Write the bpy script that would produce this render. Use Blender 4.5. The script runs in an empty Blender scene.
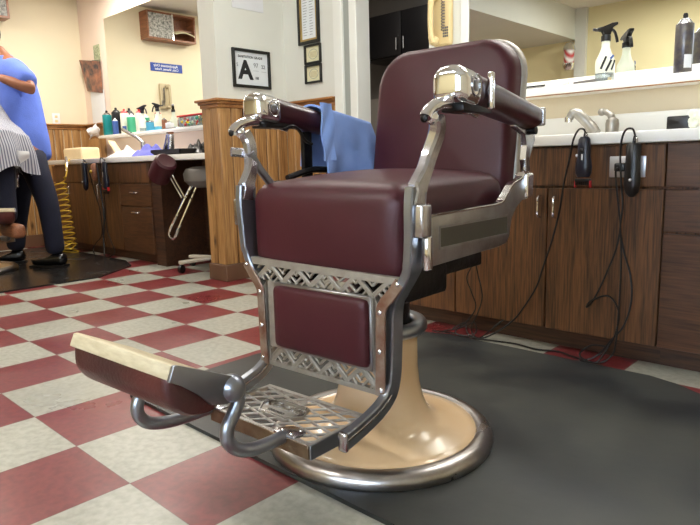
import bpy, bmesh, math, random
from mathutils import Vector, Matrix, noise
random.seed(4)
S = bpy.context.scene
COL = S.collection
PI = math.pi
V = Vector

# ---------------------------------------------------------------- camera
cam = bpy.data.objects.new('camera', bpy.data.cameras.new('camera'))
COL.objects.link(cam)
cam.data.sensor_width = 36.0
cam.data.lens = 613.93 / 700 * 36
cam.data.clip_start = 0.05
def cam_matrix():
    pi_, ro, ya = 0.162221339, -0.0255329556, 2.33116081
    F = V((math.cos(ya)*math.cos(pi_), math.sin(ya)*math.cos(pi_), -math.sin(pi_)))
    R0 = V((math.sin(ya), -math.cos(ya), 0)); U0 = R0.cross(F)
    R = math.cos(ro)*R0 + math.sin(ro)*U0
    U = -math.sin(ro)*R0 + math.cos(ro)*U0
    m = Matrix((R, U, -F)).transposed().to_4x4()
    m.translation = (3.48389, -1.23559, 0.75507)
    return m
cam.matrix_world = cam_matrix()
S.camera = cam

# ---------------------------------------------------------------- light
S.view_settings.view_transform = 'Standard'
S.view_settings.look = 'None'
S.view_settings.gamma = 1
S.view_settings.exposure = 0.0
W = bpy.data.worlds.new('sky'); S.world = W; W.use_nodes = True
nt = W.node_tree; bg = nt.nodes['Background']
bg.inputs['Color'].default_value = (0.62, 0.78, 1.0, 1)
bg.inputs['Strength'].default_value = 3.0

def area(name, loc, size, power, color, rot=(0, 0, 0)):
    l = bpy.data.lights.new(name, 'AREA'); l.shape = 'RECTANGLE'
    l.size, l.size_y = size; l.energy = power; l.color = color
    o = bpy.data.objects.new(name, l); COL.objects.link(o)
    o.location = loc; o.rotation_euler = rot
    return o
WINX0, WINX1, WINZ0, WINZ1 = 2.3, 4.9, 0.55, 2.15
area('window_daylight', (3.6, -3.25, 1.4), (2.5, 1.55), 95, (0.74, 0.86, 1.0), (PI/2, 0, 0))
CEIL = 2.48
LAMPS = [(-1.55, 1.22, 1.2, 0.22, 34, (1, .94, .86)), (-1.9, -0.2, 1.2, 0.3, 30, (1, .92, .80)),
         (1.15, 0.45, 1.2, 0.3, 14, (1, .97, .91)), (2.7, 1.15, 1.2, 0.22, 27, (1, .97, .93)),
         (1.6, -1.9, 1.2, 0.3, 40, (1, .97, .92))]  # last entry is an added lamp that brightens the front wall
area('hall_fill', (.3, 2.3, 2.3), (.5, .5), 14, (1, .95, .88))  # added fill light, lifts the dark room beyond the door
for i, (x, y, a, b, p, c) in enumerate(LAMPS):
    area('ceiling_lamp', (x, y, CEIL-0.075), (a-.06, b-.04), p, c)

# ---------------------------------------------------------------- materials
def srgb(r, g, b):
    f = lambda c: (c/255/12.92) if c <= 10 else ((c/255+0.055)/1.055)**2.4
    return (f(r), f(g), f(b), 1)
def N(nt, t, **kw):
    n = nt.nodes.new(t)
    for k, v in kw.items(): setattr(n, k, v)
    return n
def mat(name, col, rough=0.5, metal=0.0, var=0.12, scale=8, bump=0.0, bscale=60, coat=0.0, rvar=0.0, col2=None, trans=0.0, stretch=(1, 1, 1), spec=0.5, alpha=1.0):
    m = bpy.data.materials.new(name); m.use_nodes = True
    nt = m.node_tree; b = nt.nodes['Principled BSDF']
    tc = N(nt, 'ShaderNodeTexCoord'); mp = N(nt, 'ShaderNodeMapping'); mp.inputs['Scale'].default_value = stretch
    nt.links.new(tc.outputs['Object'], mp.inputs['Vector'])
    no = N(nt, 'ShaderNodeTexNoise'); no.inputs['Scale'].default_value = scale; no.inputs['Detail'].default_value = 5
    nt.links.new(mp.outputs['Vector'], no.inputs['Vector'])
    mr = N(nt, 'ShaderNodeMapRange'); mr.inputs['From Min'].default_value = .35; mr.inputs['From Max'].default_value = .68
    nt.links.new(no.outputs['Fac'], mr.inputs['Value'])
    mx = N(nt, 'ShaderNodeMix', data_type='RGBA')
    nt.links.new(mr.outputs['Result'], mx.inputs['Factor'])
    c = col if len(col) == 4 else (*col, 1)
    c2 = col2 if col2 else tuple(x*(1-var) for x in c[:3])+(1,)
    mx.inputs['A'].default_value = c; mx.inputs['B'].default_value = c2
    nt.links.new(mx.outputs['Result'], b.inputs['Base Color'])
    b.inputs['Roughness'].default_value = rough; b.inputs['Metallic'].default_value = metal
    b.inputs['Coat Weight'].default_value = coat; b.inputs['Coat Roughness'].default_value = .12
    b.inputs['Specular IOR Level'].default_value = spec
    b.inputs['Transmission Weight'].default_value = trans
    b.inputs['Alpha'].default_value = alpha
    if rvar:
        m2 = N(nt, 'ShaderNodeMapRange'); m2.inputs['To Min'].default_value = max(0, rough-rvar); m2.inputs['To Max'].default_value = rough+rvar
        nt.links.new(no.outputs['Fac'], m2.inputs['Value']); nt.links.new(m2.outputs['Result'], b.inputs['Roughness'])
    if bump:
        n2 = N(nt, 'ShaderNodeTexNoise'); n2.inputs['Scale'].default_value = bscale; n2.inputs['Detail'].default_value = 4
        nt.links.new(mp.outputs['Vector'], n2.inputs['Vector'])
        bu = N(nt, 'ShaderNodeBump'); bu.inputs['Strength'].default_value = bump; bu.inputs['Distance'].default_value = .01
        nt.links.new(n2.outputs['Fac'], bu.inputs['Height']); nt.links.new(bu.outputs['Normal'], b.inputs['Normal'])
    return m
def emis(name, col, s):
    m = bpy.data.materials.new(name); m.use_nodes = True
    b = m.node_tree.nodes['Principled BSDF']
    b.inputs['Base Color'].default_value = col; b.inputs['Emission Color'].default_value = col; b.inputs['Emission Strength'].default_value = s
    return m
def wood(name, dark, light, scale=1.0, rough=.4, coat=.2, horiz=False, knots=False, contrast=1.0):
    m = bpy.data.materials.new(name); m.use_nodes = True
    nt = m.node_tree; b = nt.nodes['Principled BSDF']; L = nt.links.new
    tc = N(nt, 'ShaderNodeTexCoord'); mp = N(nt, 'ShaderNodeMapping')
    mp.inputs['Scale'].default_value = (1.2, 9, 9) if horiz else (9, 9, .55)
    L(tc.outputs['Object'], mp.inputs['Vector'])
    n1 = N(nt, 'ShaderNodeTexNoise'); n1.inputs['Scale'].default_value = 2.2*scale; n1.inputs['Detail'].default_value = 7; n1.inputs['Roughness'].default_value = .65; n1.inputs['Distortion'].default_value = 1.0
    L(mp.outputs['Vector'], n1.inputs['Vector'])
    mp2 = N(nt, 'ShaderNodeMapping'); mp2.inputs['Scale'].default_value = (3, 70, 70) if horiz else (70, 70, 3)
    L(tc.outputs['Object'], mp2.inputs['Vector'])
    n2 = N(nt, 'ShaderNodeTexNoise'); n2.inputs['Scale'].default_value = 2.0*scale; n2.inputs['Detail'].default_value = 3
    L(mp2.outputs['Vector'], n2.inputs['Vector'])
    ad = N(nt, 'ShaderNodeMath', operation='MULTIPLY_ADD'); ad.inputs[1].default_value = .55
    L(n2.outputs['Fac'], ad.inputs[0])
    h = N(nt, 'ShaderNodeMath', operation='MULTIPLY'); h.inputs[1].default_value = .6; L(n1.outputs['Fac'], h.inputs[0]); L(h.outputs[0], ad.inputs[2])
    r = N(nt, 'ShaderNodeValToRGB'); r.color_ramp.elements[0].position = .575-.13/contrast; r.color_ramp.elements[1].position = .575+.12/contrast
    r.color_ramp.elements[0].color = dark; r.color_ramp.elements[1].color = light
    L(ad.outputs[0], r.inputs['Fac'])
    out = r.outputs['Color']
    if knots:
        vo = N(nt, 'ShaderNodeTexVoronoi'); vo.inputs['Scale'].default_value = 1.0
        m3 = N(nt, 'ShaderNodeMapping'); m3.inputs['Scale'].default_value = (9, 9, 3.5); L(tc.outputs['Object'], m3.inputs['Vector']); L(m3.outputs['Vector'], vo.inputs['Vector'])
        kr = N(nt, 'ShaderNodeMapRange'); kr.inputs['From Min'].default_value = .05; kr.inputs['From Max'].default_value = .2; L(vo.outputs['Distance'], kr.inputs['Value'])
        mm = N(nt, 'ShaderNodeMix', data_type='RGBA'); L(kr.outputs['Result'], mm.inputs['Factor']); mm.inputs['A'].default_value = tuple(x*.35 for x in dark[:3])+(1,)
        L(out, mm.inputs['B']); out = mm.outputs['Result']
    L(out, b.inputs['Base Color'])
    b.inputs['Roughness'].default_value = rough; b.inputs['Coat Weight'].default_value = coat; b.inputs['Coat Roughness'].default_value = .25
    return m
def floor_mat():
    m = bpy.data.materials.new('checker_vinyl_tile'); m.use_nodes = True
    nt = m.node_tree; b = nt.nodes['Principled BSDF']; L = nt.links.new
    tc = N(nt, 'ShaderNodeTexCoord'); sep = N(nt, 'ShaderNodeSeparateXYZ'); L(tc.outputs['Object'], sep.inputs[0])
    T = 0.3048
    fl, fr = [], []
    for ax in 'XY':
        d = N(nt, 'ShaderNodeMath', operation='DIVIDE'); d.inputs[1].default_value = T; L(sep.outputs[ax], d.inputs[0])
        f = N(nt, 'ShaderNodeMath', operation='FLOOR'); L(d.outputs[0], f.inputs[0]); fl.append(f)
        g = N(nt, 'ShaderNodeMath', operation='FRACT'); L(d.outputs[0], g.inputs[0])
        pp = N(nt, 'ShaderNodeMath', operation='PINGPONG'); pp.inputs[1].default_value = .5; L(g.outputs[0], pp.inputs[0])
        lt = N(nt, 'ShaderNodeMath', operation='LESS_THAN'); lt.inputs[1].default_value = .0045; L(pp.outputs[0], lt.inputs[0]); fr.append(lt)
    s = N(nt, 'ShaderNodeMath', operation='ADD'); L(fl[0].outputs[0], s.inputs[0]); L(fl[1].outputs[0], s.inputs[1])
    md = N(nt, 'ShaderNodeMath', operation='FLOORED_MODULO'); md.inputs[1].default_value = 2; L(s.outputs[0], md.inputs[0])
    # speckles
    ns = N(nt, 'ShaderNodeTexNoise'); ns.inputs['Scale'].default_value = 45; ns.inputs['Detail'].default_value = 6; L(tc.outputs['Object'], ns.inputs['Vector'])
    rs = N(nt, 'ShaderNodeMapRange'); rs.inputs['From Min'].default_value = .38; rs.inputs['From Max'].default_value = .64; L(ns.outputs['Fac'], rs.inputs['Value'])
    # per tile variation
    cb = N(nt, 'ShaderNodeCombineXYZ'); L(fl[0].outputs[0], cb.inputs[0]); L(fl[1].outputs[0], cb.inputs[1])
    wn = N(nt, 'ShaderNodeTexWhiteNoise'); L(cb.outputs[0], wn.inputs['Vector'])
    def two(a, c):
        x = N(nt, 'ShaderNodeMix', data_type='RGBA'); L(rs.outputs['Result'], x.inputs['Factor']); x.inputs['A'].default_value = a; x.inputs['B'].default_value = c; return x
    w = two(srgb(172, 172, 161), srgb(155, 155, 143)); r = two(srgb(122, 46, 48), srgb(107, 37, 41))
    mx = N(nt, 'ShaderNodeMix', data_type='RGBA'); L(md.outputs[0], mx.inputs['Factor']); L(w.outputs['Result'], mx.inputs['A']); L(r.outputs['Result'], mx.inputs['B'])
    hv = N(nt, 'ShaderNodeHueSaturation'); L(mx.outputs['Result'], hv.inputs['Color'])
    vr = N(nt, 'ShaderNodeMapRange'); vr.inputs['To Min'].default_value = .93; vr.inputs['To Max'].default_value = 1.05; L(wn.outputs['Value'], vr.inputs['Value']); L(vr.outputs['Result'], hv.inputs['Value'])
    # faint wear
    n3 = N(nt, 'ShaderNodeTexNoise'); n3.inputs['Scale'].default_value = 2.3; n3.inputs['Detail'].default_value = 6; L(tc.outputs['Object'], n3.inputs['Vector'])
    mxs = N(nt, 'ShaderNodeMath', operation='MAXIMUM'); L(fr[0].outputs[0], mxs.inputs[0]); L(fr[1].outputs[0], mxs.inputs[1])
    gm = N(nt, 'ShaderNodeMix', data_type='RGBA'); sc = N(nt, 'ShaderNodeMath', operation='MULTIPLY'); sc.inputs[1].default_value = .5; L(mxs.outputs[0], sc.inputs[0])
    L(sc.outputs[0], gm.inputs['Factor']); L(hv.outputs['Color'], gm.inputs['A']); gm.inputs['B'].default_value = srgb(80, 50, 45)
    L(gm.outputs['Result'], b.inputs['Base Color'])
    rr = N(nt, 'ShaderNodeMapRange'); rr.inputs['From Min'].default_value = .35; rr.inputs['From Max'].default_value = .65; rr.inputs['To Min'].default_value = .26; rr.inputs['To Max'].default_value = .44
    L(n3.outputs['Fac'], rr.inputs['Value']); L(rr.outputs['Result'], b.inputs['Roughness'])
    bu = N(nt, 'ShaderNodeBump'); bu.inputs['Strength'].default_value = .04; bu.inputs['Distance'].default_value = .004
    n4 = N(nt, 'ShaderNodeTexNoise'); n4.inputs['Scale'].default_value = 28; L(tc.outputs['Object'], n4.inputs['Vector']); L(n4.outputs['Fac'], bu.inputs['Height']); L(bu.outputs['Normal'], b.inputs['Normal'])
    return m

def stripes(name, a, c, scale=90, axis='X', rough=.85, src='UV'):
    m = bpy.data.materials.new(name); m.use_nodes = True
    nt = m.node_tree; b = nt.nodes['Principled BSDF']; L = nt.links.new
    tc = N(nt, 'ShaderNodeTexCoord')
    wv = N(nt, 'ShaderNodeTexWave', wave_type='BANDS', bands_direction=axis); wv.inputs['Scale'].default_value = scale; wv.inputs['Distortion'].default_value = .6
    L(tc.outputs[src], wv.inputs['Vector'])
    mx = N(nt, 'ShaderNodeMix', data_type='RGBA'); L(wv.outputs['Fac'], mx.inputs['Factor']); mx.inputs['A'].default_value = a; mx.inputs['B'].default_value = c
    L(mx.outputs['Result'], b.inputs['Base Color']); b.inputs['Roughness'].default_value = rough
    return m

M = {}
M['floor'] = floor_mat()
M['cream_wall'] = mat('cream_wall_paint', srgb(228, 218, 190), .75, var=.03, scale=3)
M['yellow_wall'] = mat('yellow_wall_paint', srgb(236, 226, 180), .75, var=.03, scale=3)
M['pink_wall'] = mat('pinkish_white_wall_paint', srgb(236, 216, 200), .7, var=.03, scale=3)
M['white_wall'] = mat('cool_white_wall_paint', srgb(222, 224, 216), .7, var=.03, scale=3)
M['tan_wall'] = mat('tan_splash_paint', srgb(226, 212, 184), .6, var=.03, scale=3)
M['ceiling'] = mat('ceiling_paint', srgb(235, 232, 222), .8, var=.03, scale=4)
M['trim_white'] = mat('white_trim_paint', srgb(230, 232, 226), .4, var=.03)
M['trim_grey'] = mat('grey_trim_paint', srgb(160, 166, 160), .5, var=.03)
M['hall'] = mat('hall_wall_paint', srgb(125, 122, 118), .8, var=.06, scale=3)
M['hall_low'] = mat('hall_lower_wall_paint', srgb(165, 160, 150), .8, var=.06, scale=3)
M['oak'] = wood('golden_oak_board', srgb(128, 88, 46), srgb(190, 146, 92), .8, .42, .2, knots=True)
M['oak_h'] = wood('golden_oak_rail', srgb(138, 88, 44), srgb(178, 124, 68), .8, .4, .25, horiz=True)
M['walnut'] = wood('walnut_laminate', srgb(58, 36, 20), srgb(120, 80, 46), 1.2, .45, .1, contrast=1.05)
M['walnut_h'] = wood('walnut_laminate_rail', srgb(60, 36, 22), srgb(98, 64, 40), 1.1, .42, .15, horiz=True, contrast=.9)
M['kick'] = wood('walnut_kick', srgb(48, 28, 18), srgb(82, 52, 32), 1, .55, .1, horiz=True)
M['gap'] = mat('dark_gap', srgb(14, 10, 8), .9)
M['rubber_base'] = mat('brown_vinyl_baseboard', srgb(104, 74, 54), .5, var=.1)
M['laminate'] = mat('white_laminate', srgb(246, 246, 241), .28, var=.03, scale=5)
M['mirror'] = mat('mirror_glass', (.9, .92, .9, 1), .0, 1, var=0)
M['chrome'] = mat('polished_chrome', (.80, .81, .83, 1), .1, 1, var=.06, scale=6, rvar=.03)
M['chrome_dull'] = mat('worn_nickel', (.50, .50, .53, 1), .25, 1, scale=12, rvar=.05, bump=.03, bscale=90, col2=(.42, .42, .44, 1))
M['blue_steel'] = mat('dark_plated_steel', (.30, .325, .37, 1), .3, .88, var=.2, scale=9, rvar=.05)
M['satin'] = mat('satin_nickel', (.36, .345, .31, 1), .4, .9, var=.15)
M['rail_steel'] = mat('aged_rail_steel', (.36, .36, .37, 1), .36, .95, scale=20, rvar=.08, bump=.1, bscale=120, col2=(.29, .28, .27, 1))
M['plate_nickel'] = mat('scuffed_plate_nickel', (.56, .55, .53, 1), .42, .75, scale=30, rvar=.06, bump=.1, bscale=120, col2=(.46, .45, .43, 1))
M['nickel'] = mat('aged_cast_nickel', (.42, .405, .37, 1), .5, .7, scale=30, rvar=.06, bump=.15, bscale=120, col2=(.34, .325, .29, 1))
M['patina'] = mat('patinated_strip', (.42, .37, .32, 1), .4, .85, scale=22, rvar=.1, bump=.12, bscale=80, col2=(.27, .14, .10, 1))
M['brass_patina'] = mat('browned_skirt_metal', (.26, .20, .14, 1), .33, .9, scale=20, rvar=.1, bump=.2, col2=(.17, .12, .08, 1))
M['maroon'] = mat('maroon_leather', srgb(68, 24, 32), .43, var=.16, scale=6, bump=.04, bscale=200, coat=.0, spec=.34)
M['maroon2'] = mat('oxblood_armrest_leather', srgb(60, 25, 32), .34, var=.16, scale=6, bump=.05, bscale=200, coat=.2)
M['maroon_dark'] = mat('worn_maroon_pad', srgb(86, 40, 38), .38, scale=9, bump=.15, bscale=150, coat=.15, col2=srgb(58, 26, 28))
M['cream_strip'] = mat('cream_worn_strip', srgb(208, 198, 168), .5, scale=30, stretch=(1, 4, 4), col2=srgb(190, 178, 146))
M['enamel'] = mat('peach_porcelain_enamel', srgb(230, 202, 166), .2, var=.06, scale=6, coat=.4, rvar=.04, col2=srgb(226, 194, 152))
M['rim'] = mat('worn_chrome_rim', (.44, .43, .43, 1), .3, 1, scale=12, rvar=.09, bump=.05, bscale=40, col2=(.32, .29, .27, 1))
M['blackmetal'] = mat('oily_black_steel', srgb(26, 25, 27), .45, .5, var=.3, bump=.2)
M['mat'] = mat('black_rubber_mat', srgb(26, 31, 34), .5, scale=3.6, rvar=.14, bump=.06, bscale=25, col2=srgb(58, 60, 56))
M['mat2'] = mat('glossy_black_mat', srgb(30, 29, 30), .24, scale=5, rvar=.12, bump=.2, bscale=30, col2=srgb(44, 42, 42))
M['black'] = mat('black_plastic', srgb(20, 20, 23), .35, var=.2)
M['navy'] = mat('navy_black_plastic', srgb(22, 27, 44), .3, var=.2)
M['cord'] = mat('black_cord', srgb(16, 15, 17), .5, var=.1)
M['blue_towel'] = mat('blue_terry_towel', srgb(146, 176, 236), .95, scale=14, bump=.35, bscale=420, col2=srgb(134, 166, 230))
M['white_cloth'] = mat('white_cloth', srgb(230, 230, 232), .9, var=.06, bump=.3, bscale=200)
M['blue_cloth'] = mat('periwinkle_cloth', srgb(120, 124, 214), .9, var=.2, bump=.3, bscale=100)
M['shirt'] = mat('blue_shirt_cotton', srgb(94, 122, 216), .85, var=.12, scale=10, bump=.3, bscale=120)
M['navy_pants'] = mat('navy_trousers', srgb(24, 28, 50), .9, var=.2, scale=10, bump=.3, bscale=150)
M['skin'] = mat('skin', srgb(150, 98, 72), .5, var=.12, scale=12, spec=.4)
M['hair'] = mat('dark_hair', srgb(32, 26, 24), .6, var=.3)
M['shoe'] = mat('black_shoe_leather', srgb(18, 18, 20), .25, var=.1, coat=.3)
M['cape'] = stripes('striped_cape_cloth', srgb(96, 100, 122), srgb(204, 206, 216), 5.5)
M['ivory'] = mat('ivory_phone_plastic', srgb(222, 200, 148), .35, var=.05)
M['ivory2'] = mat('dusty_phone_plastic', srgb(190, 176, 144), .4, var=.05)
M['bottle_white'] = mat('white_bottle_plastic', srgb(232, 236, 218), .3, var=.05)
M['bottle_clear'] = mat('clear_bottle_plastic', srgb(205, 220, 222), .12, var=.02, trans=.7)
M['teal'] = mat('teal_bottle', srgb(20, 130, 132), .3, var=.15)
M['green'] = mat('green_bottle', srgb(70, 170, 130), .3, var=.15)
M['skyblue'] = mat('blue_liquid', srgb(90, 178, 214), .2, var=.1)
M['red'] = mat('red_plastic', srgb(196, 44, 48), .35, var=.1)
M['yellow'] = mat('yellow_plastic', srgb(240, 208, 40), .35, var=.05)
M['yellow_hose'] = mat('yellow_coil_hose', srgb(206, 170, 52), .4, var=.08)
M['can_dark'] = mat('dark_printed_can', srgb(72, 72, 84), .3, .4, scale=30, col2=srgb(110, 104, 96))
M['labelblue'] = mat('blue_print', srgb(60, 92, 160), .5, var=.1)
M['label_w'] = mat('white_label_print', srgb(225, 228, 232), .5, var=.05)
M['sign_blue'] = mat('royal_blue_sign', srgb(28, 66, 158), .4, var=.04)
M['paper'] = mat('white_paper', srgb(224, 230, 234), .7, var=.03)
M['paper2'] = mat('yellowed_certificate_paper', srgb(226, 222, 186), .7, var=.05)
M['ink'] = mat('black_ink', srgb(24, 26, 30), .6)
M['ink_g'] = mat('grey_ink', srgb(120, 128, 134), .6)
M['photo'] = mat('calendar_picture', srgb(168, 110, 84), .4, scale=14, col2=srgb(46, 44, 52))
M['photo2'] = mat('green_portrait_print', srgb(190, 196, 160), .4, scale=60, col2=srgb(110, 124, 100))
M['papergrey'] = mat('newsprint', srgb(196, 196, 190), .7, scale=55, col2=srgb(90, 92, 90))
M['frame'] = mat('black_frame', srgb(20, 22, 20), .35)
M['goldline'] = mat('gold_liner', srgb(176, 150, 92), .4, .5)
M['cabwood'] = wood('reddish_wall_box_wood', srgb(116, 70, 46), srgb(158, 104, 72), 1, .45, .1, horiz=True)
M['greyvinyl'] = mat('grey_vinyl_seat', srgb(112, 108, 104), .45, var=.1)
M['offwhite'] = mat('off_white_metal', srgb(206, 198, 184), .4, var=.1)
M['box_cream'] = mat('cream_card_box', srgb(236, 214, 172), .6, var=.05)
M['glass'] = mat('clear_glass', (1, 1, 1, 1), .02, trans=1.0, var=0)
M['lamp'] = emis('lamp_diffuser', (1, .93, .8, 1), 5.0)
M['plate'] = mat('steel_outlet_plate', (.62, .63, .66, 1), .35, .8, var=.1)
M['inlay'] = mat('rail_inlay_paint', srgb(86, 84, 74), .45, .4, var=.15)
M['redwhite'] = stripes('barber_pole_stripes', srgb(190, 40, 44), srgb(235, 235, 235), 6, 'DIAGONAL', .3, 'Object')
M['asphalt'] = mat('street_asphalt', srgb(130, 128, 124), .9)

# ---------------------------------------------------------------- mesh helpers
class B:
    def __init__(s): s.bm = bmesh.new(); s.uv = None
    def box(s, x0, x1, y0, y1, z0, z1, bev=0, seg=2, mtx=None):
        r = bmesh.ops.create_cube(s.bm, size=1)
        vs = r['verts']
        for v in vs: v.co = V(((x0+x1)/2+v.co.x*(x1-x0), (y0+y1)/2+v.co.y*(y1-y0), (z0+z1)/2+v.co.z*(z1-z0)))
        if mtx:
            for v in vs: v.co = mtx @ v.co
        if bev:
            es = list({e for v in vs for e in v.link_edges})
            bmesh.ops.bevel(s.bm, geom=es, offset=bev, segments=seg, profile=.5, affect='EDGES', clamp_overlap=True)
        return s
    def cushion(s, x0, x1, y0, y1, z0, z1, r, n=14, fn=None, mtx=None):
        c = V(((x0+x1)/2, (y0+y1)/2, (z0+z1)/2)); h = V(((x1-x0)/2, (y1-y0)/2, (z1-z0)/2))
        rr = bmesh.ops.create_cube(s.bm, size=2)
        es = list({e for v in rr['verts'] for e in v.link_edges})
        before = set(s.bm.verts) - set(rr['verts'])
        bmesh.ops.subdivide_edges(s.bm, edges=es, cuts=n, use_grid_fill=True)
        vs = [v for v in s.bm.verts if v not in before]
        inner = V((max(h.x-r, 0), max(h.y-r, 0), max(h.z-r, 0)))
        for v in vs:
            p = v.co.copy()
            q = V([math.sin(p[i]*PI/2)*h[i] for i in range(3)])
            q2 = V([max(-inner[i], min(inner[i], q[i])) for i in range(3)])
            d = q-q2
            if d.length > 1e-9: q = q2+d.normalized()*r
            o = q + c
            if fn: o = fn(o, V([q[i]/h[i] for i in range(3)]))
            v.co = mtx @ o if mtx else o
        return s
    def tube(s, pts, r, seg=8, caps=True, closed=False):
        pts = [V(p) for p in pts]; n = len(pts)
        rs = r if isinstance(r, (list, tuple)) else [r]*n
        up = None; rings = []
        for i, p in enumerate(pts):
            if closed: t = pts[(i+1) % n]-pts[i-1]
            else: t = pts[min(i+1, n-1)]-pts[max(i-1, 0)]
            t.normalize()
            if up is None:
                a = V((0, 0, 1)) if abs(t.z) < .9 else V((1, 0, 0)); up = (a-t*a.dot(t)).normalized()
            else:
                up = up-t*up.dot(t)
                up = up.normalized() if up.length > 1e-6 else t.orthogonal().normalized()
            sd = t.cross(up)
            rings.append([s.bm.verts.new(p+(up*math.cos(2*PI*k/seg)+sd*math.sin(2*PI*k/seg))*rs[i]) for k in range(seg)])
        m = n if closed else n-1
        for i in range(m):
            a, b = rings[i], rings[(i+1) % n]
            for k in range(seg): s.bm.faces.new((a[k], a[(k+1) % seg], b[(k+1) % seg], b[k]))
        if caps and not closed:
            s.bm.faces.new(rings[0][::-1]); s.bm.faces.new(rings[-1])
        return s
    def sweep(s, pts, hw, hn, side=(1, 0, 0), ch=.25):
        """rectangular bar with chamfered edges; hw half width along side, hn half thickness (scalar or list)"""
        pts = [V(p) for p in pts]; n = len(pts); side0 = V(side).normalized()
        A = hw if isinstance(hw, (list, tuple)) else [hw]*n
        H = hn if isinstance(hn, (list, tuple)) else [hn]*n
        rings = []
        for i, p in enumerate(pts):
            t = (pts[min(i+1, n-1)]-pts[max(i-1, 0)]).normalized()
            nn = t.cross(side0).normalized(); sd = nn.cross(t).normalized()
            a, h = A[i], H[i]; c = min(a, h)*ch*2
            prof = [(a-c, h), (a, h-c), (a, -h+c), (a-c, -h), (-a+c, -h), (-a, -h+c), (-a, h-c), (-a+c, h)]
            rings.append([s.bm.verts.new(p+sd*u+nn*v) for u, v in prof])
        for i in range(n-1):
            a, b = rings[i], rings[i+1]
            for k in range(8): s.bm.faces.new((a[k], a[(k+1) % 8], b[(k+1) % 8], b[k]))
        s.bm.faces.new(rings[0][::-1]); s.bm.faces.new(rings[-1])
        return s
    def lathe(s, prof, c=(0, 0, 0), seg=32, mtx=None, capb=True, capt=True):
        c = V(c); rings = []
        for r, z in prof:
            ring = []
            for k in range(seg):
                p = V((r*math.cos(2*PI*k/seg), r*math.sin(2*PI*k/seg), z))
                p = (mtx @ p if mtx else p)+c
                ring.append(s.bm.verts.new(p))
            rings.append(ring)
        for a, b in zip(rings, rings[1:]):
            for k in range(seg): s.bm.faces.new((a[k], a[(k+1) % seg], b[(k+1) % seg], b[k]))
        if capb: s.bm.faces.new(rings[0][::-1])
        if capt: s.bm.faces.new(rings[-1])
        return s
    def prism(s, poly, fa, fb, bev=0):
        """poly list of 2d points; fa, fb map (u, v) to 3d on the two faces"""
        a = [s.bm.verts.new(V(fa(u, v))) for u, v in poly]; b = [s.bm.verts.new(V(fb(u, v))) for u, v in poly]
        n = len(poly)
        fs = [s.bm.faces.new(a), s.bm.faces.new(b[::-1])]
        for k in range(n): fs.append(s.bm.faces.new((a[k], b[k], b[(k+1) % n], a[(k+1) % n])))
        if bev:
            es = list({e for v in a+b for e in v.link_edges if not (len(e.link_faces) == 2 and False)})
            bmesh.ops.bevel(s.bm, geom=es, offset=bev, segments=2, profile=.5, affect='EDGES', clamp_overlap=True)
        return s
    def ball(s, c, r, sc=(1, 1, 1), seg=16, mtx=None):
        rr = bmesh.ops.create_uvsphere(s.bm, u_segments=seg, v_segments=seg//2+2, radius=1)
        for v in rr['verts']:
            p = V((v.co.x*r*sc[0], v.co.y*r*sc[1], v.co.z*r*sc[2]))
            v.co = (mtx @ p if mtx else p)+V(c)
        return s
    def grid(s, f, nu, nv, thick=0.0, closed_u=False, uv=None):
        """surface f(u,v) u,v in 0..1 ; thick extrudes along the normal"""
        P = [[V(f(i/nu, j/nv)) for j in range(nv+1)] for i in range(nu+(0 if closed_u else 1))]
        vs = [[s.bm.verts.new(p) for p in row] for row in P]
        fs = []; ly = s.bm.loops.layers.uv.verify() if uv else None
        nI = nu
        for i in range(nI):
            for j in range(nv):
                i2 = (i+1) % len(vs)
                fc = s.bm.faces.new((vs[i][j], vs[i2][j], vs[i2][j+1], vs[i][j+1])); fs.append(fc)
                if uv:
                    for lp, (a, b) in zip(fc.loops, ((i, j), (i+1, j), (i+1, j+1), (i, j+1))): lp[ly].uv = (a/nu*uv[0], b/nv*uv[1])
        if thick:
            bmesh.ops.recalc_face_normals(s.bm, faces=fs)
            bmesh.ops.solidify(s.bm, geom=fs, thickness=thick)
        return s
    def build(s, name, m, parent=None, smooth=True, ang=38, loc=None, rot=None, recalc=True):
        bm = s.bm
        if recalc: bmesh.ops.recalc_face_normals(bm, faces=bm.faces)
        me = bpy.data.meshes.new(name)
        if smooth:
            a = math.radians(ang)
            for f in bm.faces: f.smooth = True
            for e in bm.edges:
                if len(e.link_faces) == 2 and e.calc_face_angle(0) > a: e.smooth = False
        bm.to_mesh(me); bm.free()
        me.materials.append(M[m] if isinstance(m, str) else m)
        o = bpy.data.objects.new(name, me); COL.objects.link(o)
        if parent: o.parent = parent
        if loc: o.location = loc
        if rot: o.rotation_euler = rot
        return o
def thing(name, label, cat, loc=(0, 0, 0), rz=0, group=None):
    o = bpy.data.objects.new(name, None); COL.objects.link(o); o.empty_display_size = .05
    o.location = loc; o.rotation_euler = (0, 0, rz)
    return tag(o, label, cat, group)
def tag(o, label, cat, group=None, kind=None):
    o['label'] = label; o['category'] = cat
    if group: o['group'] = group
    if kind: o['kind'] = kind
    return o
def lab(o, l): o['label'] = l; return o
def struct(o): o['kind'] = 'structure'; return o
def copy_tree(o, parent=None):
    c = o.copy(); COL.objects.link(c); c.parent = parent
    for ch in list(o.children): copy_tree(ch, c)
    return c
def cr(pts, k=6):
    """catmull-rom through points"""
    P = [V(p) for p in pts]; out = []
    for i in range(len(P)-1):
        a = P[max(i-1, 0)]; b = P[i]; c = P[i+1]; d = P[min(i+2, len(P)-1)]
        for j in range(k):
            t = j/k
            out.append(.5*((2*b)+(c-a)*t+(2*a-5*b+4*c-d)*t*t+(3*b-a-3*c+d)*t**3))
    out.append(P[-1]); return out
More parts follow.
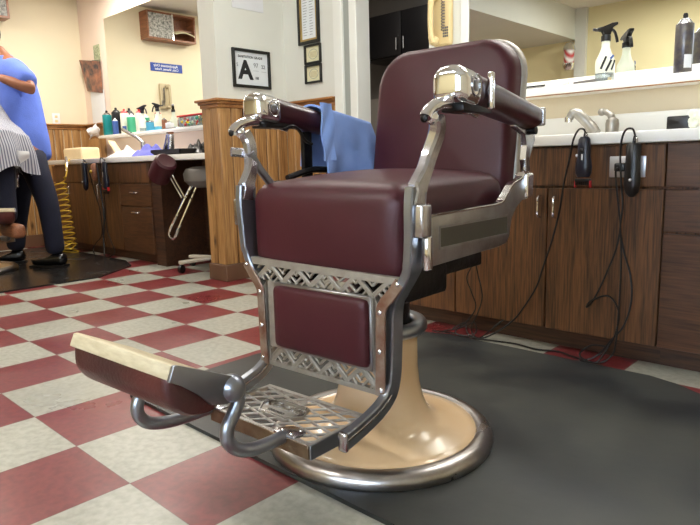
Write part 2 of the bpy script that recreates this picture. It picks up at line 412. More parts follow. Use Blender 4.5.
def text(name, body, size, m, parent, loc, xdir, ydir, off=0.0, ext=.0006, align='CENTER', res=3, tail=0):
    cu = bpy.data.curves.new(name, 'FONT'); cu.body = body; cu.size = size; cu.extrude = ext; cu.offset = off
    cu.align_x = align; cu.align_y = 'CENTER'; cu.resolution_u = res
    t = bpy.data.objects.new('tmp', cu); COL.objects.link(t)
    dg = bpy.context.evaluated_depsgraph_get(); me = bpy.data.meshes.new_from_object(t.evaluated_get(dg))
    bpy.data.objects.remove(t)
    x = V(xdir).normalized(); y = V(ydir).normalized(); z = x.cross(y)
    mm = Matrix((x, y, z)).transposed().to_4x4(); mm.translation = V(loc)
    me.transform(mm); me.materials.clear(); me.materials.append(M[m])
    o = bpy.data.objects.new(name, me); COL.objects.link(o)
    if parent: o.parent = parent
    return o

# ================================================================ SETTING
XL, XR, YF, YB = -2.97, 5.3, -3.0, 1.65
struct(B().box(XL-.1, XR+.1, YF-.1, 4.1, -.1, 0).build('floor', 'floor', smooth=False))
struct(B().box(XL-.1, XR+.1, YF-.1, 4.1, CEIL, CEIL+.1).build('ceiling', 'ceiling', smooth=False))
struct(B().box(XL-.1, XL, YF-.1, 4.1, 0, CEIL).build('wall_left', 'cream_wall', smooth=False))
struct(B().box(XR, XR+.1, YF-.1, 4.1, 0, CEIL).build('wall_right', 'cream_wall', smooth=False))
b = B(); b.box(XL, WINX0, YF-.1, YF, 0, CEIL); b.box(WINX1, XR, YF-.1, YF, 0, CEIL); b.box(WINX0, WINX1, YF-.1, YF, 0, WINZ0); b.box(WINX0, WINX1, YF-.1, YF, WINZ1, CEIL)
struct(b.build('wall_front', 'yellow_wall', smooth=False))
struct(B().box(XL, 0.0, YB, YB+.1, 0, CEIL).build('wall_back', 'pink_wall', smooth=False))
b = B(); b.box(0.0, .85, YB, YB+.1, 0, CEIL); b.box(.85, 1.384, YB, YB+.1, 2.08, CEIL); b.box(1.384, 1.70, YB, YB+.1, 0, CEIL)
struct(b.build('wall_back', 'white_wall', smooth=False))
struct(B().box(1.70, XR, YB, YB+.1, 0, CEIL).build('wall_back', 'tan_wall', smooth=False))
# partition between the stations
struct(B().box(.0, .17, 1.09, YB, 1.17, CEIL).build('wall_partition', 'white_wall', smooth=False))
struct(B().box(.01, .16, 1.09, YB, 0, 1.17).build('wall_partition', 'walnut', smooth=False))
# hall beyond the door
b = B(); b.box(-1.7, -1.6, YB+.1, 3.6, 0, CEIL); b.box(-1.7, 1.8, 3.5, 3.6, 1.36, CEIL); b.box(1.7, 1.8, YB+.1, 3.6, 0, CEIL)
struct(b.build('wall_hall', 'hall', smooth=False))
struct(B().box(-1.6, 1.7, 3.47, 3.6, 0, 1.36).build('wall_hall', 'hall_low', smooth=False))
# soffit over the front wall, with a shallow pilaster
struct(B().box(XL, .2, YF, -.62, 2.13, CEIL).build('ceiling_soffit', 'white_wall', smooth=False))
struct(B().box(.20, .33, YF, YF+.06, 0, CEIL).build('trim_1', 'white_wall', smooth=False))
t = thing('barber_pole', 'small red and white striped barber pole with chrome caps, seen in the right mirror', 'barber pole', (.18, YF+.16, 1.80))
B().lathe([(.045, -.03), (.065, .0), (.072, .05)], seg=20).build('lower_cap', 'chrome', t)
B().lathe([(.06, .05), (.06, .20)], seg=20).build('striped_cylinder', 'redwhite', t)
B().lathe([(.072, .20), (.065, .24), (.04, .28), (.012, .29)], seg=20).build('upper_cap', 'chrome', t)
B().tube([(0, 0, .26), (0, -.03, .30), (0, -.10, .30)], .008, 8).build('bracket', 'chrome', t)
# window in the front wall
b = B()
for x in (WINX0, (WINX0+WINX1)/2, WINX1): b.box(x-.03, x+.03, YF-.08, YF+.01, WINZ0, WINZ1)
for z in (WINZ0, WINZ1): b.box(WINX0, WINX1, YF-.08, YF+.01, z-.03, z+.03)
w1 = struct(b.build('window_1', 'trim_white', smooth=False))
B().box(WINX0, WINX1, YF-.05, YF-.044, WINZ0, WINZ1).build('window_pane', 'glass', w1, smooth=False)
struct(B().box(-9, 12, -14, YF-.1, -.12, -.1).build('ground_outside', 'asphalt', smooth=False))

# board panelling
def boards(axis, a0, a1, fix, out, z0, z1, wd=.088):
    b = B(); n = max(1, round((a1-a0)/wd)); w = (a1-a0)/n
    for i in range(n):
        p, q = a0+i*w+.0032, a0+(i+1)*w-.0032
        for (s0, s1, d) in ((p, q, .010),):
            lo, hi = sorted((fix, fix+out*d))
            if axis == 'x': b.box(s0, s1, lo, hi, z0, z1, .003, 1)
            else: b.box(lo, hi, s0, s1, z0, z1, .003, 1)
        # centre bead groove edges
    return b
struct(boards('x', -.012, .172, 1.09, -1, .11, 1.13, .09).build('trim_2', 'oak'))
struct(boards('y', 1.085, YB, .16, 1, .11, 1.13).build('trim_2', 'oak'))
struct(boards('x', .172, .66, YB, -1, .11, 1.13).build('trim_2', 'oak'))
struct(boards('y', -3, YB, XL, 1, .12, 1.17).build('trim_3', 'oak'))
struct(boards('x', XL, -2.58, YB, -1, .12, 1.17).build('trim_3', 'oak'))
def rail(x0, x1, y0, y1, z, out_x0=0, out_x1=0, out_y0=0):
    b = B()
    for dz0, dz1, o in ((-.045, -.022, .006), (-.022, -.006, .016), (-.006, .010, .030)):
        b.box(x0-o*out_x0, x1+o*out_x1, y0-o*out_y0, y1, z+dz0, z+dz1, .003, 1)
    return b
struct(rail(-.012, .172, 1.078, YB-.01, 1.16, 1, 1, 1).build('trim_4', 'oak_h'))
struct(rail(.172, .66, YB-.012, YB, 1.16, 0, 0, 1).build('trim_4', 'oak_h'))
struct(rail(XL, XL+.012, -3, YB, 1.195, 0, 1, 0).build('trim_5', 'oak_h'))
struct(rail(XL, -2.58, YB-.012, YB, 1.195, 0, 0, 1).build('trim_5', 'oak_h'))
b = B(); b.box(-.02, .182, 1.068, YB, 0, .11, .004, 1)
struct(b.build('baseboard_partition', 'rubber_base'))
struct(B().box(.182, .66, YB-.02, YB, 0, .11, .004, 1).build('baseboard_back', 'rubber_base'))
struct(B().box(XL, XL+.02, -3, YB, 0, .12, .004, 1).build('baseboard_left', 'rubber_base'))
struct(B().box(XL, 5.3, YF, YF+.02, 0, .12, .004, 1).build('baseboard_front', 'rubber_base'))
# door frame
b = B(); b.box(.67, .745, YB-.03, YB+.1, 0, 2.15, .004, 1)
struct(b.build('door_1', 'trim_white'))
struct(B().box(.745, .80, YB-.012, YB+.1, 0, 2.15, .002, 1).build('trim_6', 'trim_grey'))
struct(B().box(.80, .862, YB-.025, YB+.1, 0, 2.15, .004, 1).build('trim_7', 'trim_white'))
struct(B().box(.67, 1.46, YB-.03, YB+.0, 2.08, 2.16, .004, 1).build('trim_7', 'trim_white'))
struct(B().box(1.60, 1.648, YB-.02, YB, .84, 2.3, .003, 1).build('trim_8', 'trim_white'))
# dark locker in the hall
t = thing('wall_cupboard', 'black cupboard on the grey wall of the dark room beyond the doorway', 'cupboard', (-.12, 3.3, 1.66))
B().box(-.36, .62, -.15, .19, 0, .38, .01).build('body', 'black', t)
for k in (0, 1):
    d = B().box(-.35+.485*k, .125+.485*k, -.17, -.15, .01, .37, .004).build('door', 'black', t)
    B().tube([(.09+.08*k, -.19, .05), (.09+.08*k, -.19, .15)], .006).build('handle', 'chrome_dull', d)
# ceiling lamps
for i, (x, y, a, c, p, col) in enumerate(LAMPS):
    t = thing('ceiling_light', ['fluorescent ceiling light above the left mirror', 'fluorescent ceiling light over the barber at work', 'fluorescent ceiling light before the doorway', 'fluorescent ceiling light above the right mirror', 'added unseen ceiling light that brightens the yellow front wall'][i], 'ceiling light', (x, y, CEIL))
    B().box(-a/2, a/2, -c/2, c/2, -.05, 0, .006).build('housing', 'trim_white', t)
    B().box(-a/2+.02, a/2-.02, -c/2+.02, c/2-.02, -.058, -.048, .004).build('diffuser', 'lamp', t)

# ================================================================ MATS ON THE FLOOR
def mat_slab(name, poly, m, z=.011):
    b = B(); b.prism(poly, lambda u, v: (u, v, 0.0), lambda u, v: (u, v, z))
    return b.build(name, m)
arc = [(1.60, -.335), (3.27, -.335), (3.29, .2), (3.25, .52), (3.14, .72), (3.04, .82), (2.93, .885), (2.84, .912), (2.02, .912), (1.90, .875), (1.74, .74), (1.62, .52), (1.585, .2)]
o = tag(mat_slab('floor_mat', arc, 'mat'), 'matte black rubber floor mat under the big maroon barber chair', 'mat')
poly = [(-2.8, -.33), (-.74, -.33), (-.70, -.29), (-.70, .62), (-.98, 1.0), (-1.25, 1.09), (-2.8, 1.09)]
tag(mat_slab('floor_mat', poly, 'mat2'), 'shiny black floor mat under the barber and the far chair', 'mat')

# ================================================================ CABINETS
def cabinet(name, label, x0, x1, yf, yb, fronts, zk=.077, zt=.795, group=None):
    """fronts: list of (kind, x0, x1, z0, z1, handle list)"""
    t = thing(name, label, 'cabinet', ((x0+x1)/2, yf, 0), 0, group)
    ox = (x0+x1)/2
    B().box(x0-ox, x1-ox, .02, yb-yf-.03, zk, zt, 0).build('body', 'walnut', t, smooth=False)
    B().box(x0-ox, x1-ox, .055, .075, 0, zk, 0).build('kick_board', 'kick', t, smooth=False)
    for kind, a, c, z0, z1, hs in fronts:
        d = B().box(a-ox+.0025, c-ox-.0025, 0, .019, z0+.0025, z1-.0025, .0015, 1).build(kind, 'walnut_h' if kind == 'drawer' else 'walnut', t)
        for h in hs:
            hb = B()
            if len(h) == 3:      # vertical pull x, z0, z1
                x, a0, a1 = h; hb.tube(cr([(x-ox, .0, a0), (x-ox, -.022, a0+.008), (x-ox, -.024, (a0+a1)/2), (x-ox, -.022, a1-.008), (x-ox, 0, a1)], 4), .0045, 8)
            else:
                xa, xb, z, _ = h; hb.tube(cr([(xa-ox, 0, z), (xa-ox+.008, -.022, z), ((xa+xb)/2-ox, -.024, z), (xb-ox-.008, -.022, z), (xb-ox, 0, z)], 4), .0045, 8)
            hb.build('handle', 'chrome', d)
    return t
YC = 1.03
cabinet('base_cabinet', 'walnut base cabinet nearest the doorway, behind the barber chair', 1.50, 1.972, YC, YB, [('door', 1.52, 1.972, .077, .638, [(1.95, .52, .61)]), ('front_panel', 1.52, 1.972, .642, .79, [])])
cabinet('base_cabinet', 'walnut double-door cabinet with two short pulls under the hanging clippers', 1.972, 2.818, YC, YB, [('door', 1.972, 2.397, .077, .638, [(2.367, .522, .608)]), ('door', 2.397, 2.818, .077, .638, [(2.431, .522, .608)]), ('front_panel', 1.972, 2.818, .642, .79, [])])
cabinet('base_cabinet', 'walnut cabinet with drawers at the right edge of the picture', 2.818, 3.5, YC, YB, [('drawer', 2.818, 3.5, .642, .79, []), ('drawer', 2.818, 3.5, .49, .638, []), ('drawer', 2.818, 3.5, .077, .486, [])])
def worktop(name, label, x0, x1, yf, z0, z1, splash=.10):
    t = thing(name, label, 'countertop', ((x0+x1)/2, yf, z0))
    h = (x1-x0)/2
    B().box(-h, h, 0, YB-yf-.002, 0, z1-z0, .004).build('slab', 'laminate', t)
    B().box(-h, h, YB-yf-.022, YB-yf-.002, z1-z0, z1-z0+splash, .003).build('backsplash', 'laminate', t)
    return t
worktop('countertop', 'white laminate countertop of the right-hand station with two faucets', 1.48, 3.52, 1.005, .796, .836)
worktop('countertop', 'white laminate countertop of the far left station, cluttered with cloths', -2.74, -.012, 1.125, .80, .84, .05)
def shelf(label, x0, x1, z0, z1, yf, strip, m='laminate'):
    t = thing('wall_shelf', label, 'shelf', ((x0+x1)/2, YB, z0)); h = (x1-x0)/2
    B().box(-h, h, yf-YB, -.002, 0, z1-z0, .003).build('board', m, t)
    if strip: B().box(-h, h, -.02, -.002, z1-z0, strip-z0, .002).build('back_strip', m, t)
    return t
SH = 1.068
shelf('long white shelf below the right mirror holding spray bottles', 1.66, 3.6, 1.033, SH, 1.47, 1.115)
shelf('white shelf below the left mirror crowded with bottles', -2.43, -.012, 1.040, 1.064, 1.50, 1.085)
B2 = B().box(1.66, 3.6, 1.474, 1.49, 1.029, 1.034).build('shelf_edging', 'oak_h'); tag(B2, 'thin brown wooden edging strip under the right shelf', 'trim')
def mirror(label, x0, x1, z0, z1):
    t = thing('wall_mirror', label, 'mirror', ((x0+x1)/2, YB, z0)); h = (x1-x0)/2
    B().box(-h, h, -.014, -.002, 0, z1-z0, 0).build('glass', 'mirror', t, smooth=False)
    return t
mirror('large frameless wall mirror above the right-hand counter', 1.652, 3.6, 1.115, 2.35)
mirror('large frameless wall mirror above the left station, reflecting a wooden box', -2.395, -.012, 1.085, 2.155)

cabinet('base_cabinet', 'far walnut cabinet beside the yellow coiled hose', -2.72, -2.0, 1.15, YB, [('door', -2.72, -2.36, .077, .63, []), ('door', -2.36, -2.0, .077, .63, [(-2.33, .52, .6)]), ('front_panel', -2.72, -2.0, .634, .79, [])])
cabinet('base_cabinet', 'far walnut cabinet behind the hanging cords', -2.0, -1.37, 1.15, YB, [('door', -2.0, -1.69, .077, .63, [(-1.73, .50, .62)]), ('door', -1.69, -1.37, .077, .63, [(-1.655, .50, .62)]), ('front_panel', -2.0, -1.37, .634, .79, [])])
cabinet('base_cabinet', 'far walnut drawer cabinet with two small pulls, left of the round headrest', -1.37, -.87, 1.15, YB, [('drawer', -1.37, -.87, .45, .63, [(-1.17, -1.07, .56, 0)]), ('drawer', -1.37, -.87, .077, .446, [(-1.17, -1.07, .40, 0)]), ('front_panel', -1.37, -.87, .634, .79, [])])
t = thing('knee_panel', 'dark wooden panelling of the leg recess under the left counter', 'panel', (-.45, YB, 0))
B().box(-.42, .44, -.12, -.1, 0, .8).build('back_board', 'kick', t, smooth=False)
B().box(-.42, -.28, -.49, -.12, 0, .8).build('side_board', 'kick', t, smooth=False)

# ================================================================ RIGHT STATION ITEMS
def spray_bottle(loc, label, body, clear, trig, h=.245, rz=0.0, r=.037, group=None, print_=True):
    t = thing('spray_bottle', label, 'spray bottle', loc, rz, group)
    s = h/.245
    prof = [(.0, 0), (r*.95, 0), (r, .006*s), (r, .035*s)]
    B().lathe([(r*.95, 0), (r, .006*s), (r*1.0, .034*s)], seg=24).build('bottle_base', clear, t)
    B().lathe([(r, .034*s), (r*1.03, .07*s), (r*.98, .09*s), (r*.62, .118*s), (r*.45, .14*s), (r*.43, .168*s)], seg=24).build('bottle', body, t)
    B().lathe([(r*.5, .166*s), (r*.5, .188*s), (r*.38, .192*s)], seg=16).build('collar', trig, t)
    b = B(); b.prism([(-.045*s, .208*s), (-.04*s, .220*s), (.0, .228*s), (.02*s, .240*s), (.046*s, .243*s), (.046*s, .232*s), (.022*s, .222*s), (.016*s, .19*s), (-.012*s, .19*s), (-.014*s, .208*s)], lambda u, v: (u, -.011*s, v), lambda u, v: (u, .011*s, v), .003)
    h_ = b.build('sprayer_head', trig, t)
    B().sweep(cr([(.02*s, 0, .216*s), (.036*s, 0, .205*s), (.046*s, 0, .18*s), (.05*s, 0, .162*s)], 4), .007*s, .004*s, side=(0, 1, 0)).build('trigger', trig, h_)
    B().tube([(-.045*s, 0, .214*s), (-.056*s, 0, .214*s)], .006*s, 10).build('nozzle', trig, h_)
    if print_:
        for k, (a0, p0, a1, p1) in enumerate([(-2.4, .05, -1.9, .10), (-1.9, .04, -1.35, .085), (-1.3, .045, -.8, .085), (-1.45, .09, -1.0, .105)]):
            pts = []
            for q in range(5):
                f = q/4; a = a0+(a1-a0)*f; z = (p0+(p1-p0)*f)*s; rr = r*1.035 if z < .085*s else r*(1.035-.3*(z/s-.085)/.03*.3)
                pts.append((rr*math.cos(a), rr*math.sin(a), z))
            B().sweep(pts, .0045, .0012, side=(math.cos((a0+a1)/2+PI/2), math.sin((a0+a1)/2+PI/2), .3)).build('print_mark', 'ink' if k < 3 else 'labelblue', t)
    return t
spray_bottle((2.408, 1.515, SH), 'white spray bottle with black trigger on the right shelf', 'bottle_white', 'bottle_clear', 'black', .247, .80, .039)
def can(loc, label, body, cap, r=.03, h=.2, nz=True, cat='spray can', name='spray_can', group=None, lbl=None):
    t = thing(name, label, cat, loc, 0, group)
    B().lathe([(r*.93, 0), (r, .004), (r, h*.80), (r*.98, h*.82)], seg=24).build('body', body, t)
    B().lathe([(r*.9, h*.82), (r*.55, h*.90), (r*.4, h*.915)], seg=24).build('shoulder', 'chrome_dull' if nz else cap, t)
    B().lathe([(r*.26, h*.91), (r*.28, h*.97), (r*.2, h)], seg=12).build('nozzle', cap, t)
    if lbl:
        rr = r*1.012
        b = B(); b.grid(lambda u, v: (rr*math.cos(-1.2+u*1.0), rr*math.sin(-1.2+u*1.0), h*.08+v*h*.22), 8, 2, .0006); b.build('label', lbl, t)
    return t
can((2.716, 1.512, SH), 'tall dark printed hairspray can on the right shelf', 'can_dark', 'black', .033, .228, lbl='label_w')
# bottle with blue print at the picture edge
t = thing('shampoo_bottle', 'small white bottle with blue print at the right end of the shelf', 'bottle', (2.822, 1.515, SH))
B().lathe([(.028, 0), (.031, .006), (.031, .10), (.024, .125), (.012, .135), (.012, .15)], seg=24).build('bottle', 'bottle_white', t)
B().lathe([(.0316, .02), (.0318, .06)], seg=24, capb=False, capt=False).build('label', 'labelblue', t)
B().lathe([(.014, .148), (.014, .17), (.007, .18), (.005, .19)], seg=14).build('cap', 'black', t)
# razor and comb
t = thing('straight_razor', 'grey straight razor lying at the foot of the spray bottle', 'razor', (2.36, 1.487, SH))
B().sweep(cr([(-.075, 0, .004), (-.03, 0, .006), (.02, 0, .008), (.05, 0, .009)], 4), .004, .006, side=(0, 1, 0)).build('handle', 'greyvinyl', t)
B().sweep([(.045, 0, .009), (.09, 0, .007)], .001, .007, side=(0, 1, 0)).build('blade', 'chrome', t)
t = thing('hair_comb', 'thin dark comb lying on the shelf beyond the chair back', 'comb', (2.10, 1.49, SH))
B().box(-.09, .05, -.004, .004, .008, .014, .001, 1).build('spine', 'black', t)
b = B()
for k in range(24): b.box(-.088+k*.0057, -.0855+k*.0057, -.0015, .0015, 0, .008)
b.build('teeth', 'black', t)
tag(B().cushion(2.235, 2.262, 1.48, 1.50, SH, SH+.014, .006, 6).build('hair_clip', 'bottle_white'), 'tiny white clip on the right shelf left of the razor', 'clip')
# faucets
t = thing('faucet', 'chrome faucet spout leaning left on the right-hand counter', 'faucet', (2.405, 1.40, .836))
B().lathe([(.026, 0), (.026, .008), (.018, .014)], seg=20).build('flange', 'chrome_dull', t)
B().tube(cr([(.02, 0, .01), (-.005, 0, .045), (-.04, -.01, .085), (-.062, -.014, .102), (-.078, -.018, .098), (-.086, -.02, .078)], 5), [.024]*6+[.022]*8+[.020]*6+[.016]*6, 14).build('spout', 'satin', t)
B().tube([(-.089, -.02, .086), (-.090, -.02, .064)], .0165, 12).build('aerator', 'chrome', t)
t = thing('faucet', 'squat chrome faucet handle with upright lever, right of the spout', 'faucet', (2.478, 1.44, .836))
B().lathe([(.03, 0), (.03, .008), (.026, .016), (.027, .05), (.024, .066), (.012, .076)], seg=20).build('body', 'satin', t)
B().tube(cr([(.0, 0, .066), (-.008, 0, .085), (-.026, 0, .098), (-.044, 0, .10)], 4), [.015]*5+[.013]*5+[.011]*3, 10).build('lever', 'satin', t)
B().ball((-.046, 0, .1), .016, seg=12).build('knob', 'satin', t)
tag(B().box(2.772, 2.852, 1.16, 1.24, .836, .886, .005).build('tool_box', 'black'), 'small open black box on the right-hand counter', 'box')
b = B()
for k in range(7): b.ball((2.868+random.uniform(-.012, .02), 1.16+random.uniform(-.02, .02), .853+k*.006), .016, seg=8)
tag(b.build('cotton_wad', 'bottle_white'), 'crumpled cream cotton wad beside the black box on the counter', 'cotton')
# outlet in the cabinet front
t = thing('wall_outlet', 'steel outlet plate set in the walnut front behind the black trimmer', 'outlet', (2.692, 1.03, .714))
B().box(-.062, .062, -.005, 0, -.037, .037, .002).build('plate', 'plate', t)
pl_ = B().cushion(-.036, .0, -.034, -.005, -.016, .014, .006, 6).build('plug', 'black', t)
def clipper(loc, label, m, guard, h=.15, tip_up=False, knob=True):
    t = thing('hair_clipper', label, 'hair clipper', loc)
    def fn(o, n): return o
    b = B(); b.lathe([(.013, .012), (.019, .002), (.021, -.03), (.021, -.06), (.027, -.10), (.026, -.125), (.02, -.14)] if guard else [(.017, .004), (.022, -.002), (.0225, -.06), (.024, -.10), (.025, -.13), (.020, -.158), (.008, -.172)], seg=20, mtx=Matrix.Diagonal((1.1, .8, h/.15)))
    b.build('housing', m, t)
    B().tube(cr([(0, 0, .002), (.002, 0, .018), (.004, 0, .028)], 3), .006, 8).build('strain_relief', 'cord', t)
    B().tube([(.011, -.004, .004), (.013, -.006, .02), (.006, -.006, .024), (.004, -.005, .012)], .0018, 6).build('hang_hook', 'chrome', t)
    if guard:
        b = B(); b.box(-.026, .026, -.014, .012, -.158*h/.15, -.146*h/.15, .002)
        for k in range(7): b.box(-.025+k*.0078, -.0225+k*.0078, -.012, .002, -.170*h/.15, -.156*h/.15)
        b.build('blade', 'black', t)
        B().box(-.029, -.026, -.01, .006, -.17, -.145).build('guard_clip', 'red', t)
        B().box(.026, .029, -.01, .006, -.17, -.145).build('guard_clip', 'red', t)
        B().box(-.003, .003, -.0185, -.014, -.105, -.05, .001).build('name_plate', 'plate', t)
        B().cushion(-.007, .007, -.024, -.016, -.042, -.03, .003, 4).build('switch', 'black', t)
    if knob: B().ball((-.026, 0, -.055) if guard else (.0, -.02, -.12), .006, seg=8).build('knob', 'plate', t)
    return t
clipper((2.556, .978, .812), 'dark blue hair clipper hanging head down under the first faucet', 'navy', True, .142)
clipper((2.727, .978, .79), 'plain black trimmer hanging before the outlet plate', 'black', False, .155)
def cord(pts, label, r=.0035, m='cord', name='power_cord', k=8, group=None):
    return tag(B().tube(cr(pts, k), r, 6).build(name, m), label, 'cord', group)
cord([(2.559, .976, .838), (2.553, .972, .850), (2.535, .972, .848), (2.515, .978, .815), (2.50, .99, .76), (2.475, 1.0, .66), (2.455, 1.01, .55), (2.43, 1.01, .44), (2.40, 1.0, .33), (2.375, 1.0, .25), (2.33, 1.0, .17), (2.28, 1.0, .10), (2.22, .985, .045), (2.16, .97, .008), (2.12, .95, .006), (2.08, .96, .02), (2.05, .99, .05), (2.0, .97, .02)], 'black cord looping up from the blue clipper and down the left door')
cord([(2.731, .976, .818), (2.722, .972, .842), (2.70, .97, .838), (2.685, .978, .80), (2.68, .99, .74), (2.683, 1.0, .66), (2.69, 1.005, .58), (2.685, 1.005, .50), (2.70, 1.005, .42), (2.73, 1.0, .33), (2.74, .99, .24), (2.72, .985, .15), (2.68, .98, .09), (2.64, .975, .03), (2.60, .955, .006), (2.57, .97, .02), (2.60, 1.0, .05), (2.66, .99, .06)], 'black trimmer cord bowing right as it falls past the outlet')
cord([(2.675, .99, .712), (2.668, .985, .70), (2.668, 1.0, .64), (2.678, 1.005, .56), (2.685, 1.005, .50), (2.675, 1.0, .42), (2.65, .995, .34), (2.625, .99, .27), (2.60, .985, .215), (2.585, .98, .20), (2.60, .985, .225), (2.66, .99, .25), (2.70, .985, .2), (2.695, .98, .12), (2.67, .975, .06), (2.64, .95, .006), (2.58, .94, .006)], 'black plug cord with a loose end curling beside the trimmer cord')
cord([(2.685, 1.005, .505), (2.695, 1.0, .40), (2.70, .99, .30), (2.70, .985, .2), (2.70, .975, .10), (2.69, .97, .04), (2.65, .945, .006), (2.55, .96, .006), (2.48, .985, .006), (2.40, .96, .006), (2.30, .975, .006), (2.20, .955, .006), (2.1, .94, .006), (2.02, .95, .006), (1.94, .90, .015)], 'black cord running along the floor below the right cabinets')
cord([(2.11, .99, .44), (2.10, .985, .40), (2.115, .98, .36), (2.085, .98, .30), (2.065, .98, .25), (2.09, .98, .19), (2.11, .98, .13), (2.08, .965, .07), (2.03, .95, .02), (2.06, .94, .006), (2.12, .96, .02), (2.10, .985, .06), (2.04, .97, .03), (1.98, .93, .015)], 'twisted black cord hanging below the side rail of the chair', .003)
cord([(2.115, .985, .44), (2.13, .985, .38), (2.11, .98, .33), (2.12, .98, .27), (2.135, .98, .22), (2.14, .98, .17), (2.12, .975, .10), (2.10, .96, .04), (2.14, .95, .006), (2.2, .95, .05), (2.25, .965, .10), (2.2, .97, .06)], 'second black cord twisted beside it below the side rail', .003)
# wall phone by the door
def phone(loc, rz, label, m):
    t = thing('wall_phone', label, 'telephone', loc, rz)
    B().box(-.055, .06, -.035, 0, -.13, .15, .012, 3).build('body', m, t)
    hs = B().tube(cr([(-.03, -.06, .125), (-.034, -.075, .10), (-.034, -.083, .0), (-.034, -.075, -.085), (-.03, -.06, -.11)], 5), [.022]*4+[.016]*3+[.0145]*8+[.017]*3+[.023]*3, 12).build('handset', m, t)
    B().ball((-.030, -.055, .12), .030, (1, .8, .8)).build('earpiece', m, hs)
    B().ball((-.030, -.055, -.105), .030, (1, .8, .8)).build('mouthpiece', m, hs)
    pts = [(.02+.009*math.cos(a*.9), -.045-.009*math.sin(a*.9), .10-a*.0021) for a in range(0, 75)]
    B().tube(pts, .0028, 5).build('coil_cord', 'greyvinyl', t)
    b = B()
    for i in range(3):
        for j in range(4): b.box(.014+i*.012, .023+i*.012, -.039, -.034, -.09+j*.014, -.08+j*.014, .001, 1)
    b.build('keypad', 'greyvinyl', t)
    return t
phone((1.487, YB, 1.49), 0, 'ivory wall phone with coiled cord beside the doorway', 'ivory')

# ================================================================ WALL FRAMES
def framed(name, label, cat, org, xd, w, h, bw=.018, liner=False, paper='paper', depth=.018, content=None):
    """org = bottom-left corner on the wall, xd = direction along the wall"""
    xd = V(xd).normalized(); z = V((0, 0, 1)); n = xd.cross(z).normalized()
    mm = Matrix((xd, z, n)).transposed().to_4x4(); mm.translation = V(org)
    t = bpy.data.objects.new(name, None); COL.objects.link(t); t.matrix_world = mm; tag(t, label, cat)
    if bw:
        b = B(); b.box(0, bw, 0, h, 0, depth, .002, 1); b.box(w-bw, w, 0, h, 0, depth, .002, 1); b.box(bw, w-bw, 0, bw, 0, depth, .002, 1); b.box(bw, w-bw, h-bw, h, 0, depth, .002, 1)
        b.build('frame', 'frame', t)
    if liner:
        b = B(); q = bw+.012; b.box(bw, q, bw, h-bw, 0, depth*.7); b.box(w-q, w-bw, bw, h-bw, 0, depth*.7); b.box(q, w-q, bw, q, 0, depth*.7); b.box(q, w-q, h-q, h-bw, 0, depth*.7)
        b.build('liner', 'goldline', t)
    pp = B().box(bw, w-bw, bw, h-bw, 0, .004).build('sheet', paper, t, smooth=False)
    if content: content(t, w, h)
    return t
def c_grade(t, w, h):
    tx = lambda s, x, y, size, m='ink', off=0.0: text('lettering', s, size, m, t, (x, y, .0048), (1, 0, 0), (0, 1, 0), off)
    tx('SANITATION GRADE', w*.48, h*.80, .021, 'ink', .0004)
    tx('A', w*.34, h*.44, .158, 'ink', .0065)
    tx('S', w*.13, h*.58, .03, 'ink_g'); tx('97', w*.62, h*.60, .04, 'ink_g'); tx('22', w*.82, h*.58, .032, 'ink_g', .0008)
    tx('155', w*.64, h*.27, .02, 'ink', .0008)
    b = B(); b.box(w*.55, w*.69, h*.46, h*.466, .004, .0046); b.build('rule', 'ink_g', t)
    B().box(w*.76, w*.90, h*.45, h*.456, .004, .0046).build('rule', 'ink_g', t)
framed('grade_card', 'black framed card with a large letter A on the partition', 'framed card', (.17, 1.206, 1.248), (0, 1, 0), .305, .242, .018, content=c_grade)
def c_lines(t, w, h):
    b = B(); n = 22
    for i in range(n):
        y = h-.05-i*(h-.09)/n; L_ = random.uniform(.6, .98)
        b.box(.045, .045+(w*.5-.06)*L_, y, y+.003, .004, .0046); b.box(w*.52, w*.52+(w*.45-.045)*random.uniform(.5, .98), y, y+.003, .004, .0046)
    b.build('printed_lines', 'ink_g', t)
framed('framed_rules', 'tall black framed page of small print, topmost on the wall by the door', 'framed page', (.33, YB, 1.523), (1, 0, 0), .20, .46, .02, True, content=c_lines)
def c_cert(t, w, h):
    pts = [(w/2+w*.27*math.cos(a*PI/12), h/2+h*.25*math.sin(a*PI/12), .0045) for a in range(24)]
    B().tube(pts, .0012, 5, closed=True).build('seal_ring', 'ink_g', t)
    b = B()
    for i in range(5): b.box(w*.3, w*.7, h*.36+i*h*.06, h*.36+i*h*.06+.0018, .004, .0046)
    b.build('printed_lines', 'goldline', t)
framed('certificate', 'small black framed certificate, upper of the pair under the tall page', 'certificate', (.382, YB, 1.395), (1, 0, 0), .155, .122, .013, paper='paper2', content=c_cert)
framed('certificate', 'small black framed certificate, lower of the pair under the tall page', 'certificate', (.382, YB, 1.272), (1, 0, 0), .155, .120, .013, paper='paper2', content=c_cert)
t = framed('notice_board', 'plain white board mounted high on the partition above the letter A card', 'notice', (.17, 1.23, 1.735), (0, 1, 0), .25, .32, 0, paper='label_w')
